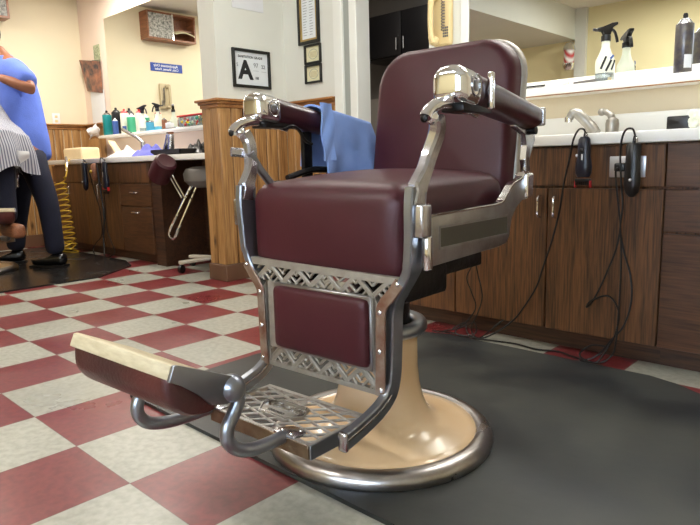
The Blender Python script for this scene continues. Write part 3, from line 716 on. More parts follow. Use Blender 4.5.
# left wall items
def leftwall(name, label, cat, y1, y0, z0, z1, d=.004, m='paper'):
    return tag(B().box(XL, XL+d, y0, y1, z0, z1, .001, 1).build(name, m), label, cat)
t = thing('wall_box', 'reddish wooden two-bay wall box high on the far left wall', 'wall cabinet', (XL, .27, 2.13))
b = B(); b.box(0, .16, .08, .68, 0, .018); b.box(0, .16, .08, .68, .272, .29); b.box(0, .16, .08, .098, .018, .272); b.box(0, .16, .662, .68, .018, .272); b.box(0, .15, .365, .38, .018, .272); b.box(0, .01, .098, .662, .018, .272)
b.build('carcass', 'cabwood', t)
B().box(.152, .158, .38, .66, .02, .27).build('glass_front', 'papergrey', t)
B().box(.158, .164, .362, .382, .01, .28).build('divider_trim', 'chrome', t)
B().box(.02, .13, .10, .36, .12, .135).build('inner_shelf', 'cabwood', t)
p = B(); p.grid(lambda u, v: (.05+v*.13, .105+u*.24, .125+.03*math.sin(u*3)-.05*v), 8, 6, .01); p.build('paper_stack', 'paper2', t)
t = thing('wall_sign', 'royal blue sign with two lines of white lettering on the left wall', 'sign', (XL, .66, 1.86))
B().box(0, .006, -.20, .20, -.046, .046, .001, 1).build('plate', 'sign_blue', t)
text('lettering', 'Appointment Only', .040, 'label_w', t, (.0065, .01, .018), (0, 1, 0), (0, 0, 1), .0006)
text('lettering', 'Cuts, Shaves, Fades', .038, 'label_w', t, (.0065, 0, -.02), (0, 1, 0), (0, 0, 1), .0004)
phone((XL, .72, 1.53), PI/2, 'dusty beige wall phone under the blue sign, seen in the mirror', 'ivory2')
t = thing('wall_outlet', 'white outlet plate on the cream wall above the oak rail', 'outlet', (XL, 1.335, 1.255))
B().box(0, .005, -.038, .038, -.055, .055, .002).build('plate', 'label_w', t)
for dz in (-.022, .022): B().box(.004, .007, -.014, .014, dz-.013, dz+.013, .001).build('socket', 'ivory', t)
# calendar and card on the back wall strip
t = thing('wall_calendar', 'wall calendar with a curled dark picture above its white page', 'calendar', (-2.68, YB, 1.34))
B().grid(lambda u, v: (-.20+u*.34, -.012-.055*(1-u)**2*(v)-.02*math.sin(u*PI), .17+v*.30-.05*(u-.5)), 10, 6, .002).build('picture', 'photo', t)
B().grid(lambda u, v: (-.14+u*.30, -.010-.006*math.sin(u*PI), -.17+v*.35), 6, 4, .002).build('page', 'label_w', t)
B().tube([(-.02, -.02, .47), (.16, -.02, .455)], .004, 6).build('binding', 'greyvinyl', t)
tag(B().box(-2.68, -2.55, YB-.006, YB-.001, 1.79, 1.95).build('portrait_card', 'photo2'), 'small greenish portrait card taped above the calendar', 'card')

# ================================================================ LEFT STATION ITEMS
LS = 1.064
can((-2.340, 1.56, LS), 'teal spray can with grey collar, leftmost on the left shelf', 'teal', 'black', .042, .235)
can((-2.375, 1.60, LS), 'short green bottle tucked behind the leftmost teal can', 'green', 'black', .03, .14, False, 'bottle', 'lotion_bottle')
can((-2.170, 1.57, LS), 'black bottle, second from the left on the left shelf', 'black', 'black', .042, .25, False, 'bottle', 'lotion_bottle')
can((-2.120, 1.53, LS), 'small blue bottle with white pointed cap on the left shelf', 'labelblue', 'label_w', .027, .15, False, 'bottle', 'lotion_bottle')
can((-1.990, 1.56, LS), 'white bottle with red cap beside the small blue bottle', 'bottle_white', 'red', .038, .225, False, 'bottle', 'lotion_bottle', lbl='labelblue')
can((-1.880, 1.57, LS), 'turquoise bottle with white cap on the left shelf', 'green', 'label_w', .042, .175, False, 'bottle', 'lotion_bottle')
spray_bottle((-1.66, 1.56, LS), 'pale spray bottle with black trigger, middle of the left shelf', 'bottle_white', 'bottle_clear', 'black', .235, .4, .034, print_=False)
can((-1.690, 1.545, LS), 'white bottle with short red top beside the pale spray bottle', 'bottle_white', 'red', .034, .20, False, 'bottle', 'lotion_bottle')
spray_bottle((-1.40, 1.56, LS), 'clear spray bottle half full of blue liquid on the left shelf', 'bottle_white', 'skyblue', 'black', .235, -2.6, .034, print_=False)
t = thing('barbicide_jar', 'squat clear jar of blue liquid with a metal rim on the left shelf', 'jar', (-1.50, 1.545, LS))
B().lathe([(.04, 0), (.042, .005), (.042, .075)], seg=20).build('jar', 'skyblue', t); B().lathe([(.043, .072), (.043, .082), (.02, .088)], seg=20).build('lid', 'chrome_dull', t)
t = thing('candy_tub', 'clear tub of mixed sweets with a red lid on the left shelf', 'tub', (-.83, 1.55, LS))
b = B().box(-.16, .16, -.05, .05, 0, .078, .01).build('tub', 'bottle_clear', t)
cols = ['red', 'yellow', 'green', 'bottle_white', 'cabwood']
for c in cols:
    b = B()
    for k in range(16): b.ball((random.uniform(-.135, .135), random.uniform(-.052, .03), random.uniform(.014, .064)), .012, seg=6)
    b.build('sweets', c, t)['kind'] = 'stuff'
B().box(-.17, .17, -.055, .055, .079, .093, .006).build('lid', 'red', t)
t = thing('yellow_bottle', 'bright yellow bottle with white lid at the shelf end by the partition', 'bottle', (-.60, 1.56, LS+.0))
B().box(-.03, .03, -.028, .028, 0, .14, .012).build('bottle', 'yellow', t); B().lathe([(.02, .14), (.022, .16), (.022, .18)], seg=14).build('cap', 'label_w', t)
CT = .84
tag(B().box(-2.60, -2.20, 1.22, 1.40, CT, CT+.11, .02, 3).build('clipper_case', 'box_cream'), 'cream boxy case lying on the far left counter', 'case')
b = B(); b.grid(lambda u, v: (-2.76+.20*u+.03*math.sin(v*6), 1.56+.05*math.sin(u*PI)*math.cos(v*5), 1.045+.09*v+.05*u+.02*math.sin(u*8)), 12, 10, .006)
t_o = b.build('paper_bag', 'white_cloth')
tag(t_o, 'crumpled white paper hanging off the left end of the left shelf', 'paper bag')
b = B(); b.box(-2.68, -2.46, 1.52, 1.59, CT, 1.04, .003, 1)
tag(b.build('oak_block', 'oak'), 'short oak boxing standing under the left end of the left shelf', 'panel')
t = thing('faucet', 'chrome faucet with a long slanting spout on the left counter', 'faucet', (-1.50, 1.46, CT))
B().lathe([(.03, 0), (.03, .01), (.022, .02), (.022, .10), (.018, .13)], seg=18).build('body', 'chrome_dull', t)
B().tube(cr([(0, 0, .12), (-.08, -.01, .17), (-.2, -.03, .22), (-.27, -.04, .25)], 4), .016, 10).build('spout', 'chrome_dull', t)
b = B(); b.sweep([(-2.0, 1.42, .99), (-1.85, 1.38, .93), (-1.7, 1.34, .865)], .03, .012, side=(0, 1, 0))
tag(b.build('cream_brush', 'box_cream'), 'cream handled brush leaning against the left faucet', 'brush')
def heap(name, label, cat, x, y, z, sx, sy, sz, m, seed, n=26):
    random.seed(seed); off = V((seed*3.1, seed*1.7, 0))
    def f(u, v):
        a = u*2*PI; r = v
        h = (1-r**1.6)*sz*(.55+.9*abs(noise.noise(V((math.cos(a)*r*2.3, math.sin(a)*r*2.3, 0))+off)))+.004
        e = 1+.25*noise.noise(V((math.cos(a)*1.5, math.sin(a)*1.5, 5))+off)
        return (x+math.cos(a)*r*sx*e, y+math.sin(a)*r*sy*e, z+max(h, .003))
    b = B(); b.grid(f, n*2, n//2, closed_u=True)
    return tag(b.build(name, m), label, cat)
heap('white_towel', 'crumpled white towel on the left counter beside the brush', 'towel', -1.45, 1.28, CT, .26, .12, .085, 'white_cloth', 3)
heap('purple_towel', 'periwinkle blue towel heaped on the left counter beside the black tray', 'towel', -1.10, 1.30, CT, .23, .12, .10, 'blue_cloth', 7)
t = thing('tool_tray', 'black tray on the left counter holding upright clippers', 'tray', (-.80, 1.33, CT))
b = B(); b.box(-.17, .25, -.1, .1, 0, .01); b.box(-.17, .25, -.1, -.09, 0, .045); b.box(-.17, .25, .09, .1, 0, .045); b.box(-.17, -.16, -.1, .1, 0, .045); b.box(.24, .25, -.1, .1, 0, .045)
b.build('tray', 'black', t)
for k, (dx, lean, lb) in enumerate([(-.10, .07, 'silver clipper leaning left in the black tray'), (-.02, .015, 'silver clipper with brown side standing upright in the black tray')]):
    t = thing('hair_clipper', lb, 'hair clipper', (-.80+dx, 1.32, CT+.012))
    B().sweep(cr([(0, 0, 0), (lean*.5, 0, .08), (lean, 0, .15)], 4), [.024]*4+[.02]*4+[.014], [.020]*4+[.022]*4+[.018], side=(0, 1, 0)).build('housing', 'chrome_dull', t)
    B().box(lean-.02, lean+.02, -.014, .014, .15, .165, .002).build('blade', 'black' if k == 0 else 'cabwood', t)
heap('black_cloth', 'black hair dryer cover bunched at the right end of the left counter', 'cover', -.62, 1.42, CT, .13, .09, .13, 'black', 11)
can((-1.98, 1.60, LS), 'white tapered bottle with blue label between the black and the red-capped bottles', 'bottle_white', 'label_w', .03, .17, False, 'bottle', 'lotion_bottle', lbl='labelblue')
can((-1.30, 1.56, LS), 'small brown bottle just right of the clear spray bottle on the left shelf', 'cabwood', 'black', .022, .10, False, 'bottle', 'lotion_bottle')
can((-1.20, 1.55, LS), 'low white cream pot left of the tub of sweets', 'label_w', 'plate', .035, .06, False, 'pot', 'cream_pot')
t = thing('hair_comb', 'black comb lying flat before the cream pot on the left shelf', 'comb', (-1.15, 1.515, LS))
B().box(-.10, .10, -.006, .0, 0, .006, .001, 1).build('spine', 'black', t)
b = B()
for k in range(30): b.box(-.098+k*.0065, -.095+k*.0065, -.016, -.004, .001, .004)
b.build('teeth', 'black', t)
# hanging clippers on the left counter edge
YL = 1.095
c_ = clipper((-1.86, YL-.01, .80), 'dark clipper hanging beside the yellow hose', 'navy', False, .155); c_.scale = (1.5, 1.2, 1.3)
t = thing('hair_clipper', 'tan oval trimmer, middle of three hanging at the left counter', 'hair clipper', (-1.68, YL, .80))
B().lathe([(.012, .0), (.028, -.02), (.032, -.07), (.026, -.13), (.01, -.15)], seg=18).build('housing', 'cabwood', t); B().ball((0, -.03, -.07), .014, seg=10).build('dial', 'yellow_hose', t)
c_ = clipper((-1.47, YL-.01, .79), 'dark clipper with silver tip, rightmost of three hanging at the left counter', 'navy', True, .165); c_.scale = (1.5, 1.2, 1.3)
pts = []
for i in range(0, 380):
    f = i/380; a = i*.215
    x = -2.24+.05*f + (.10+.05*f)*math.cos(a); y = 1.02+(.035+.015*f)*math.sin(a); z = .66-.63*f+.02*math.cos(a)
    pts.append((x, y, max(z, .02)))
for i in range(70):
    a = i*.35; pts.append((-2.17+.10*math.cos(a), 1.0+.06*math.sin(a*1.3), .06+.045*math.sin(a*.7)))
pts = [(-2.20, 1.11, .84), (-2.17, 1.06, .80), (-2.13, 1.05, .74), (-2.12, 1.03, .69)]+pts
t = thing('air_hose', 'coiled yellow air hose hanging from the left counter', 'hose', (0, 0, 0))
B().tube(pts, .0065, 6).build('hose', 'yellow_hose', t)
B().tube([(-2.25, 1.10, .86), (-2.19, 1.08, .82), (-2.14, 1.05, .74)], [.012, .014, .010], 10).build('air_gun', 'chrome_dull', t)
cord([(-1.86, YL, .815), (-1.84, 1.08, .83), (-1.80, 1.09, .79), (-1.77, 1.11, .6), (-1.7, 1.12, .4), (-1.68, 1.11, .2), (-1.78, 1.10, .12), (-1.86, 1.1, .06), (-1.8, 1.08, .018)], 'thin black cord falling in a loop from the left clipper', .0045)
cord([(-1.47, YL, .815), (-1.5, 1.08, .84), (-1.55, 1.09, .80), (-1.57, 1.11, .6), (-1.6, 1.12, .4), (-1.58, 1.11, .25), (-1.5, 1.10, .15), (-1.45, 1.1, .06), (-1.5, 1.07, .018)], 'thin black cord looping down from the right hanging clipper', .0045)
cord([(-1.64, 1.1, .80), (-1.63, 1.11, .55), (-1.61, 1.11, .35), (-1.63, 1.10, .2), (-1.62, 1.09, .08), (-1.55, 1.06, .018), (-1.4, 1.04, .018)], 'thick bundled black cord down the middle of the far cabinet door', .008)
# headrest hooked at the counter
t = thing('chair_headrest', 'round maroon padded headrest on two chrome rods at the left counter', 'headrest', (-.50, 1.05, .735))
mm = Matrix.Rotation(.55, 4, 'Y') @ Matrix.Rotation(PI/2, 4, 'Y')
B().lathe([(.02, -.088), (.062, -.092), (.078, -.08), (.082, 0), (.078, .08), (.062, .092), (.02, .088)], seg=28, mtx=Matrix.Rotation(-.75, 4, 'Y') @ Matrix.Rotation(PI/2, 4, 'Y')).build('pad', 'maroon', t)
for dx in (-.0, .045): B().tube([(.03+dx, .03, -.04), (.13+dx, .06, -.20)], .006, 8).build('rod', 'chrome', t)
# stool
t = thing('salon_stool', 'rolling stool with grey seat and chrome loops behind the partition end', 'stool', (-.33, 1.33, 0), .3)
b = B()
for k in range(5):
    a = k*2*PI/5+.45; b.sweep([(0, 0, .085), (.27*math.cos(a), .27*math.sin(a), .075)], .026, .012, side=(-math.sin(a), math.cos(a), 0))
b.build('star_base', 'offwhite', t)
for k in range(5):
    a = k*2*PI/5+.45; x, y = .26*math.cos(a), .26*math.sin(a)
    w_ = B().lathe([(.012, -.012), (.028, -.012), (.028, .012), (.012, .012)], (x, y, .029), 16, Matrix.Rotation(PI/2, 4, 'Y')).build('caster', 'black', t)
    B().tube([(x, y, .028), (x, y, .07)], .010, 8).build('fork', 'black', w_)
B().tube([(0, 0, .09), (0, 0, .62)], .024, 14).build('gas_column', 'black', t)
B().lathe([(.10, .60), (.15, .615), (.185, .65), (.19, .70), (.17, .735), (.12, .75), (.04, .755)], seg=30).build('seat', 'greyvinyl', t)
b = B().tube(cr([(-.10, -.05, .66), (-.2, -.14, .42), (-.285, -.15, .28), (-.245, -.15, .235), (-.18, -.13, .36), (-.05, -.04, .68)], 5), .010, 8)
b.build('footrest_loop', 'chrome', t)

# ================================================================ BARBER CHAIR (local x = across, y = towards its back)
def clip_line(poly, p, d):
    """segment of the line p+t*d inside convex polygon"""
    t0, t1 = -1e9, 1e9; n = len(poly)
    ar = sum(poly[i][0]*poly[(i+1) % n][1]-poly[(i+1) % n][0]*poly[i][1] for i in range(n))
    P = poly if ar > 0 else poly[::-1]
    for i in range(n):
        a, b = P[i], P[(i+1) % n]; nx, ny = -(b[1]-a[1]), b[0]-a[0]
        num = nx*(p[0]-a[0])+ny*(p[1]-a[1]); den = nx*d[0]+ny*d[1]
        if abs(den) < 1e-12:
            if num < 0: return None
            continue
        t = -num/den
        if den > 0: t0 = max(t0, t)
        else: t1 = min(t1, t)
    if t1-t0 < .004: return None
    return (p[0]+d[0]*t0, p[1]+d[1]*t0), (p[0]+d[0]*t1, p[1]+d[1]*t1)
def hatch(b, poly, d, sp, f, hw, hn, side_axis):
    """fill poly with parallel bars; f maps (u,v)->3d"""
    L_ = math.hypot(*d); d = (d[0]/L_, d[1]/L_); n = (-d[1], d[0])
    k = [n[0]*x+n[1]*y for x, y in poly]; s = math.ceil(min(k)/sp)*sp
    while s < max(k):
        sg = clip_line(poly, (n[0]*s, n[1]*s), d)
        if sg: b.sweep([f(*sg[0]), f(*sg[1])], hw, hn, side=side_axis(n))
        s += sp
def make_barber_chair(root, footrest=True):
    P = root
    # pedestal
    B().lathe([(.262, .040), (.258, .046), (.235, .049), (.20, .053), (.172, .060), (.148, .074), (.130, .096), (.117, .13), (.109, .17), (.105, .22), (.104, .300), (.098, .312)], seg=64, capt=True).build('pedestal', 'enamel', P, ang=60)
    b = B(); b.lathe([(.262, .047), (.272, .051), (.287, .048), (.300, .037), (.305, .024), (.302, .012), (.296, .012), (.255, .012), (.255, .040), (.262, .047)], seg=72, capb=False, capt=False)
    b.build('base_rim', 'rim', P, ang=60)
    b = B(); b.tube([(.112*math.cos(k*PI/24), .112*math.sin(k*PI/24), .326) for k in range(48)], .020, 10, closed=True)
    b.build('pump_collar', 'blue_steel', P)
    B().lathe([(.085, .20), (.085, .40), (.07, .41), (.07, .50)], seg=32).build('piston', 'blackmetal', P)
    b = B(); b.box(-.20, .20, -.15, .20, .475, .512, .006); b.box(-.235, .235, -.21, -.185, .495, .515, .002); b.box(.13, .232, -.19, -.02, .445, .52, .012); b.box(-.232, -.13, -.19, -.02, .445, .52, .012)
    b.build('seat_frame', 'blackmetal', P)
    # seat
    def seatfn(o, n):
        o = o.copy()
        if n.z > 0: o.z += .020*(1-n.x**2)*(1-n.y**2)*n.z + .014*(n.y+1)/2*n.z - .006*(n.x**4)
        if n.y < 0: o.y += -.016*(1-n.x**2)*(1-abs(n.z)**2)
        if o.y > -.15: o.z = max(o.z, .545)
        return o
    B().cushion(-.242, .248, -.222, .240, .488, .708, .044, 18, seatfn).build('seat', 'maroon', P, ang=80)
    # backrest
    def backfn(o, n):
        o = o.copy(); o.y += .018*(1-n.x**2)*(1-n.z**2)*(-1 if n.y < 0 else 0) + .05*((o.z-.70)/.38-.2)
        return o
    # rounded-corner slab
    def slab(x0, x1, z0, z1, rc, y0, y1, bulge, lean, n=10):
        b = B(); prof = []
        cs = [(x1-rc, z1-rc, 0), (x0+rc, z1-rc, 90), (x0+.03, z0+.03, 180), (x1-.03, z0+.03, 270)]
        out = []
        for i, (cx, cz, a0) in enumerate(cs):
            r = rc if i < 2 else .03
            for k in range(9):
                a = math.radians(a0+k*90/8); out.append((cx+r*math.cos(a), cz+r*math.sin(a)))
        cxm, czm = (x0+x1)/2, (z0+z1)/2
        er = min(.028, (y1-y0)*.45)
        rings = []
        lv = [(0, 0, 0)]
        sec = []
        for k in range(5):
            a = k/4*PI/2; sec.append((er*(1-math.sin(a)), y0+er*(1-math.cos(a))))
        sec = sec[::-1]   # from side (inset 0) to front (inset er)
        front = [(er+(.5*q/5), y0) for q in range(0)]
        def ring(ins, y):
            vs = []
            for (x, z) in out:
                dx, dz = x-cxm, z-czm; L_ = math.hypot(dx, dz); s = max(0, (L_-ins)/L_)
                X, Z = cxm+dx*s, czm+dz*s
                vs.append((X, Z, y))
            return vs
        R = [ring(0, y1-.004), ring(0, y0+er)]
        for k in range(1, 5):
            a = k/4*PI/2; R.append(ring(er*(1-math.cos(a)), y0+er*(1-math.sin(a))))
        nb = 6
        for k in range(1, nb+1):
            f = k/nb
            vs = []
            for (x, z) in out:
                dx, dz = x-cxm, z-czm; L_ = math.hypot(dx, dz); s = (L_-er)/L_*(1-f*.97)
                X, Z = cxm+dx*s, czm+dz*s
                u = s/((L_-er)/L_)
                vs.append((X, Z, y0-bulge*(1-u**2)))
            R.append(vs)
        VV = [[b.bm.verts.new((x, y+lean*(z-z0), z)) for x, z, y in r] for r in R]
        for a, c in zip(VV, VV[1:]):
            m_ = len(a)
            for k in range(m_): b.bm.faces.new((a[k], a[(k+1) % m_], c[(k+1) % m_], c[k]))
        b.bm.faces.new(VV[0][::-1]); b.bm.faces.new(VV[-1])
        return b
    bk = slab(-.222, .232, .62, 1.078, .105, .240, .300, .016, .14).build('backrest', 'maroon', P, ang=80)
    slab(-.229, .239, .62, 1.083, .108, .297, .322, 0, .14).build('back_shell', 'nickel', bk)
    # front panel
    tf = -.232
    fa = lambda u, v: (u, tf, v); fb = lambda u, v: (u, tf+.014, v)
    b = B()
    outer = [(-.192, .240), (.192, .240), (.192, .252), (-.192, .252)]
    b.prism(outer, fa, fb)
    b.prism([(-.178, .292), (.178, .292), (.178, .463), (-.178, .463)], fa, fb)
    b.prism([(-.195, .252), (-.172, .252), (-.172, .465), (-.195, .440)], fa, fb)
    b.prism([(.172, .252), (.195, .252), (.195, .440), (.172, .465)], fa, fb)
    b.prism([(-.246, .502), (.250, .496), (.250, .512), (-.246, .520)], fa, fb)
    b.prism([(-.195, .440), (-.19, .448), (-.232, .504), (-.246, .504)], fa, fb); b.prism([(.195, .440), (.249, .498), (.232, .500), (.19, .448)], fa, fb)
    f3 = lambda u, v: (u, tf+.006, v); sx = lambda n: (n[0], 0, n[1])
    for (z0, z1, xa, xb, nc) in ((.463, .503, -.21, .215, 9), (.252, .292, -.172, .172, 8)):
        w = (xb-xa)/nc; H_ = z1-z0
        for i in range(nc):
            x0_ = xa+i*w; x1_ = x0_+w
            b.sweep([f3(x0_, z0 if i % 2 == 0 else z1), f3(x1_, z1 if i % 2 == 0 else z0)], .0036, .006, side=(0, 1, 0))
            # two triangles
            up = [(x0_, z0), (x1_, z1), (x0_, z1)] if i % 2 == 0 else [(x0_, z1), (x1_, z0), (x1_, z1)]
            lo = [(x0_, z0), (x1_, z0), (x1_, z1)] if i % 2 == 0 else [(x0_, z1), (x0_, z0), (x1_, z0)]
            dd = (w, H_) if i % 2 == 0 else (w, -H_)
            dd2 = (w, -H_) if i % 2 == 0 else (w, H_)
            hatch(b, up, dd, .0155, f3, .0032, .004, lambda n: (n[0], 0, n[1]))
            hatch(b, lo, dd2, .0155, f3, .0032, .004, lambda n: (n[0], 0, n[1]))
        # corner fillers following the flare
    kp = b.build('kick_panel', 'nickel', P, ang=30)
    B().cushion(-.140, .163, tf-.018, tf+.01, .299, .457, .014, 10, lambda o, n: V((o.x, o.y-.006*(1-n.x**2)*(1-n.z**2), o.z))).build('panel_pad', 'maroon', kp, ang=80)
    b = B(); b.box(-.146, .169, tf-.004, tf+.002, .292, .464, .003, 1); b.build('pad_border', 'rail_steel', kp)
    for sgn in (-1, 1):
        st = [(.190*sgn, tf-.004, .242), (.193*sgn, tf-.004, .30), (.195*sgn, tf-.004, .42), (.203*sgn, tf-.004, .45), (.225*sgn, tf-.004, .475), (.247*sgn, tf-.004, .503)]
        sp_ = B().sweep(cr(st, 5), .013, .003, side=(1, 0, 0)).build('bolt_strip', 'patina', P)
        for (x, z) in ((.195, .258), (.193, .300 if False else .345), (.195, .433), (.243, .500), (.2, .40)):
            if x == .2: continue
            B().ball((x*sgn, tf-.008, z), .006, (1, .6, 1), 10).build('bolt', 'chrome', sp_)
    # side frames: foot bar + arm post in one bar
    for sgn in (-1, 1):
        xo = .006 if sgn > 0 else -.006
        pts = [(.200, -.372, .188), (.200, -.340, .194), (.200, -.290, .206), (.200, -.248, .221), (.201, -.218, .244), (.203, -.205, .285), (.204, -.200, .36), (.207, -.200, .43), (.220, -.206, .465), (.244, -.214, .505), (.258, -.218, .54), (.263, -.220, .60), (.265, -.222, .66), (.266, -.218, .70)]
        ofx = lambda z: .0125*max(0, min(1, (z-.45)/.1))*(1 if z < .75 else .4)
        b = B().sweep(cr([(x*sgn+ofx(z), t_, z) for x, t_, z in pts], 5), [.0105]*61+[.011]*5, [.019]*20+[.020]*20+[.024]*10+[.027]*16, side=(1, 0, 0), ch=.14)
        fr = b.build('side_frame', 'blue_steel', P)
        b = B().sweep(cr([((x-.0005)*sgn, t_-.003 if z > .24 else t_, z+(.004 if z < .24 else 0)) for x, t_, z in pts[:5]], 5), .0125, .0035, side=(1, 0, 0)); 
        # raised edging on the foot bar
        b.build('bar_edging', 'chrome_dull', fr)
        B().box(min(.188*sgn, .212*sgn), max(.188*sgn, .212*sgn), -.379, -.366, .167, .209, .006, 3).build('bar_end', 'chrome_dull', fr)
        # arm post
        ap = [(.266, -.222, .665), (.267, -.215, .70), (.272, -.197, .735), (.280, -.180, .765), (.290, -.172, .80), (.296, -.174, .822), (.299, -.182, .838)]
        post = B().sweep(cr([(x*sgn+ofx(z), t_, z) for x, t_, z in ap], 5), .0135, [.023, .021, .019, .018, .017]*2+[.016]*21, side=(1, 0, 0), ch=.2).build('arm_post', 'chrome_dull', P)
        hk = [(.300, -.216, .838), (.300, -.206, .850), (.301, -.182, .862), (.301, -.145, .870), (.302, -.105, .868), (.302, -.06, .860), (.302, -.02, .852)]
        B().tube(cr([(x*sgn, t_, z) for x, t_, z in hk], 5), [.0125]*10+[.0135]*8+[.012]*8+[.009]*5, 12).build('arm_hook', 'chrome', post)
        B().ball((.299*sgn, -.190, .839), .014, (1, 1, 1.1), 14).build('knuckle', 'chrome', post)
        B().ball((.300*sgn, -.220, .836), .008, (1.2, .6, 1.0), 10).build('hook_socket', 'blackmetal', post)
        # hinge block outside of the post and strip below it
        B().box(min(.266*sgn, .296*sgn)+.0125, max(.266*sgn, .296*sgn)+.0125, -.240, -.205, .600, .668, .005, 3).build('hinge_block', 'chrome_dull', P)
        B().box(min(.278*sgn, .293*sgn)+.0125, max(.278*sgn, .293*sgn)+.0125, -.218, -.196, .530, .602, .005, 2).build('hinge_strip', 'chrome', P)
        # side rail with inlay and rising rear horn
        xin, xout = .280*sgn, .298*sgn
        poly = [(-.205, .535), (.10, .543), (.142, .547), (.158, .562), (.166, .610), (.192, .636), (.226, .652), (.248, .650), (.272, .652), (.274, .710), (.236, .714), (.220, .698), (.178, .688), (.148, .667), (.132, .650), (.112, .645), (-.205, .640)]
        b = B().prism(poly, lambda u, v: (xin, u, v), lambda u, v: (xout, u, v), .003)
        rl = b.build('side_rail', 'rail_steel', P)
        b = B()
        q = .300*sgn; lo_, hi_ = sorted((.295*sgn, q))
        for (a0, a1, z0, z1) in ((-.165, .148, .568, .573), (-.165, .148, .613, .618), (-.165, -.160, .568, .618), (.143, .148, .568, .618)): b.box(lo_, hi_, a0, a1, z0, z1)
        b.build('rail_moulding', 'rail_steel', rl)
        B().box(min(.2975*sgn, .2988*sgn), max(.2975*sgn, .2988*sgn), -.16, .143, .573, .613).build('rail_inlay', 'inlay', rl)
        B().sweep(cr([(.289*sgn, -.2, .642), (.289*sgn, .0, .644), (.289*sgn, .108, .647), (.289*sgn, .138, .662), (.289*sgn, .175, .690), (.289*sgn, .220, .702), (.289*sgn, .236, .716)], 6), .010, .0035, side=(1, 0, 0)).build('rail_cap', 'chrome', rl)
        B().box(min(.270*sgn, .306*sgn), max(.270*sgn, .306*sgn), .236, .276, .652, .716, .006, 3).build('rear_horn', 'chrome', rl)
        # armrest
        xa, xb = .268*sgn, .343*sgn
        def armfn(o, n):
            o = o.copy(); k = (o.y+.145)/.39; o.z += -.018*k*(n.z+1)/2 - .050*k; return o
        ar = B().cushion(min(xa, xb), max(xa, xb), -.10, .252, .874, .948, .028, 12, armfn).build('armrest', 'maroon2', P, ang=80)
        def capfn(o, n):
            o = o.copy(); k = (o.y+.145)/.39
            if n.z > 0: o.z += .010*(1-n.x**2)*n.z
            o.z += -.045*k; return o
        cp = B().cushion(min(xa, xb)-.003, max(xa, xb)+.003, -.149, -.062, .870, .937, .022, 14, capfn).build('armrest_cap', 'chrome', ar, ang=80)
        for sd in (-1, 1):
            xs = (.268 if sd < 0 else .343)*sgn + (sd*sgn)*.0045
            B().tube([(xs, -.098+.017*math.cos(a*PI/8), .903+.022*math.sin(a*PI/8)) for a in range(16)], .0018, 6, closed=True).build('cap_medallion', 'chrome_dull', cp)
            B().ball((xs, -.098, .903), .010, (.25, 1, 1.2), 10).build('cap_emblem', 'blue_steel', cp)
        B().cushion(min(xa, xb)+.002, max(xa, xb)-.002, .248, .262, .832, .878, .006, 6).build('end_plate', 'chrome_dull', ar)
        # rear arm support
        sp = [(.15, .842), (.252, .836), (.262, .80), (.235, .765), (.225, .745), (.24, .72), (.215, .72), (.205, .75), (.215, .785), (.205, .815), (.15, .83)]
        B().prism(sp[:1]+sp[1:], lambda u, v: (.288*sgn, u+.02, v), lambda u, v: (.304*sgn, u+.02, v), .002).build('rear_support', 'chrome_dull', P)
        B().tube([(.276*sgn, .255, .822), (.318*sgn, .255, .822)], .010, 10).build('pivot_pin', 'blackmetal', P)
        b = B().box(min(.275*sgn, .335*sgn), max(.280*sgn, .330*sgn), -.12, .0, .852, .868, .003)
        b.build('arm_underside', 'blackmetal', P)
    # clamp plate on the right armrest only
    b = B(); b.box(.345, .357, -.052, -.038, .858, .934, .003)
    lab(b.build('armrest_clamp', 'chrome', P), 'flat chrome clamp plate round one armrest only')
    # left lever, brace, ratchet
    B().sweep(cr([(-.268, -.186, .785), (-.266, -.165, .75), (-.264, -.135, .715), (-.262, -.11, .685)], 5), .007, .011).build('brace', 'blue_steel', P)
    B().sweep(cr([(-.295, -.15, .778), (-.305, -.172, .784), (-.315, -.192, .788), (-.322, -.206, .789)], 5), .012, .012, side=(0, 0, 1)).build('lever', 'chrome_dull', P)
    B().box(-.306, -.290, .035, .070, .69, .845, .004).build('arm_riser', 'blackmetal', P)
    B().sweep(cr([(-.27, -.06, .848), (-.268, -.03, .858), (-.266, -.005, .845), (-.262, .01, .82), (-.258, .035, .808)], 5), .005, .0035).build('latch', 'blackmetal', P)
    b = B()
    for k in range(13):
        a = .20-.026*k; b.box(-.29, -.262, a, a+.015, .695, .712+.010*math.sin(k*.5)+.004*(k % 2), .002, 1)
    b.box(-.292, -.262, -.13, .25, .655, .70, .004)
    b.tube(cr([(-.27, .20, .75), (-.27, .12, .735), (-.272, .04, .735), (-.275, -.05, .715)], 5), .009, 8)
    b.build('reclining_ratchet', 'blackmetal', P)
    # footplate
    zt = .183; X0, X1, Y0, Y1 = -.186, .148, -.418, -.228
    b = B()
    b.box(X0, X1, Y0, Y0+.008, zt-.004, zt); b.box(X0, X1, Y1-.012, Y1, zt-.008, zt); b.box(X0, X0+.009, Y0, Y1, zt-.008, zt); b.box(X1-.008, X1, Y0, Y1, zt-.004, zt)
    reg = [(X0+.004, Y0+.004), (X1-.004, Y0+.004), (X1-.004, Y1-.006), (X0+.004, Y1-.006)]
    ff = lambda u, v: (u, v, zt-.004)
    hatch(b, reg, (1, 1.05), .034, ff, .0027, .003, lambda n: (n[0], n[1], 0))
    hatch(b, reg, (1, -.22), .034, ff, .0027, .003, lambda n: (n[0], n[1], 0))
    fp = b.build('footplate', 'plate_nickel', P, ang=30)
    b = B(); b.box(X0, X1-.004, Y0-.002, Y0+.003, zt-.034, zt-.002, .001, 1); b.build('skirt', 'brass_patina', fp)
    b = B(); b.box(X1-.003, X1+.002, Y0, Y1, zt-.034, zt-.001, .001, 1); b.build('side_skirt', 'blue_steel', fp)
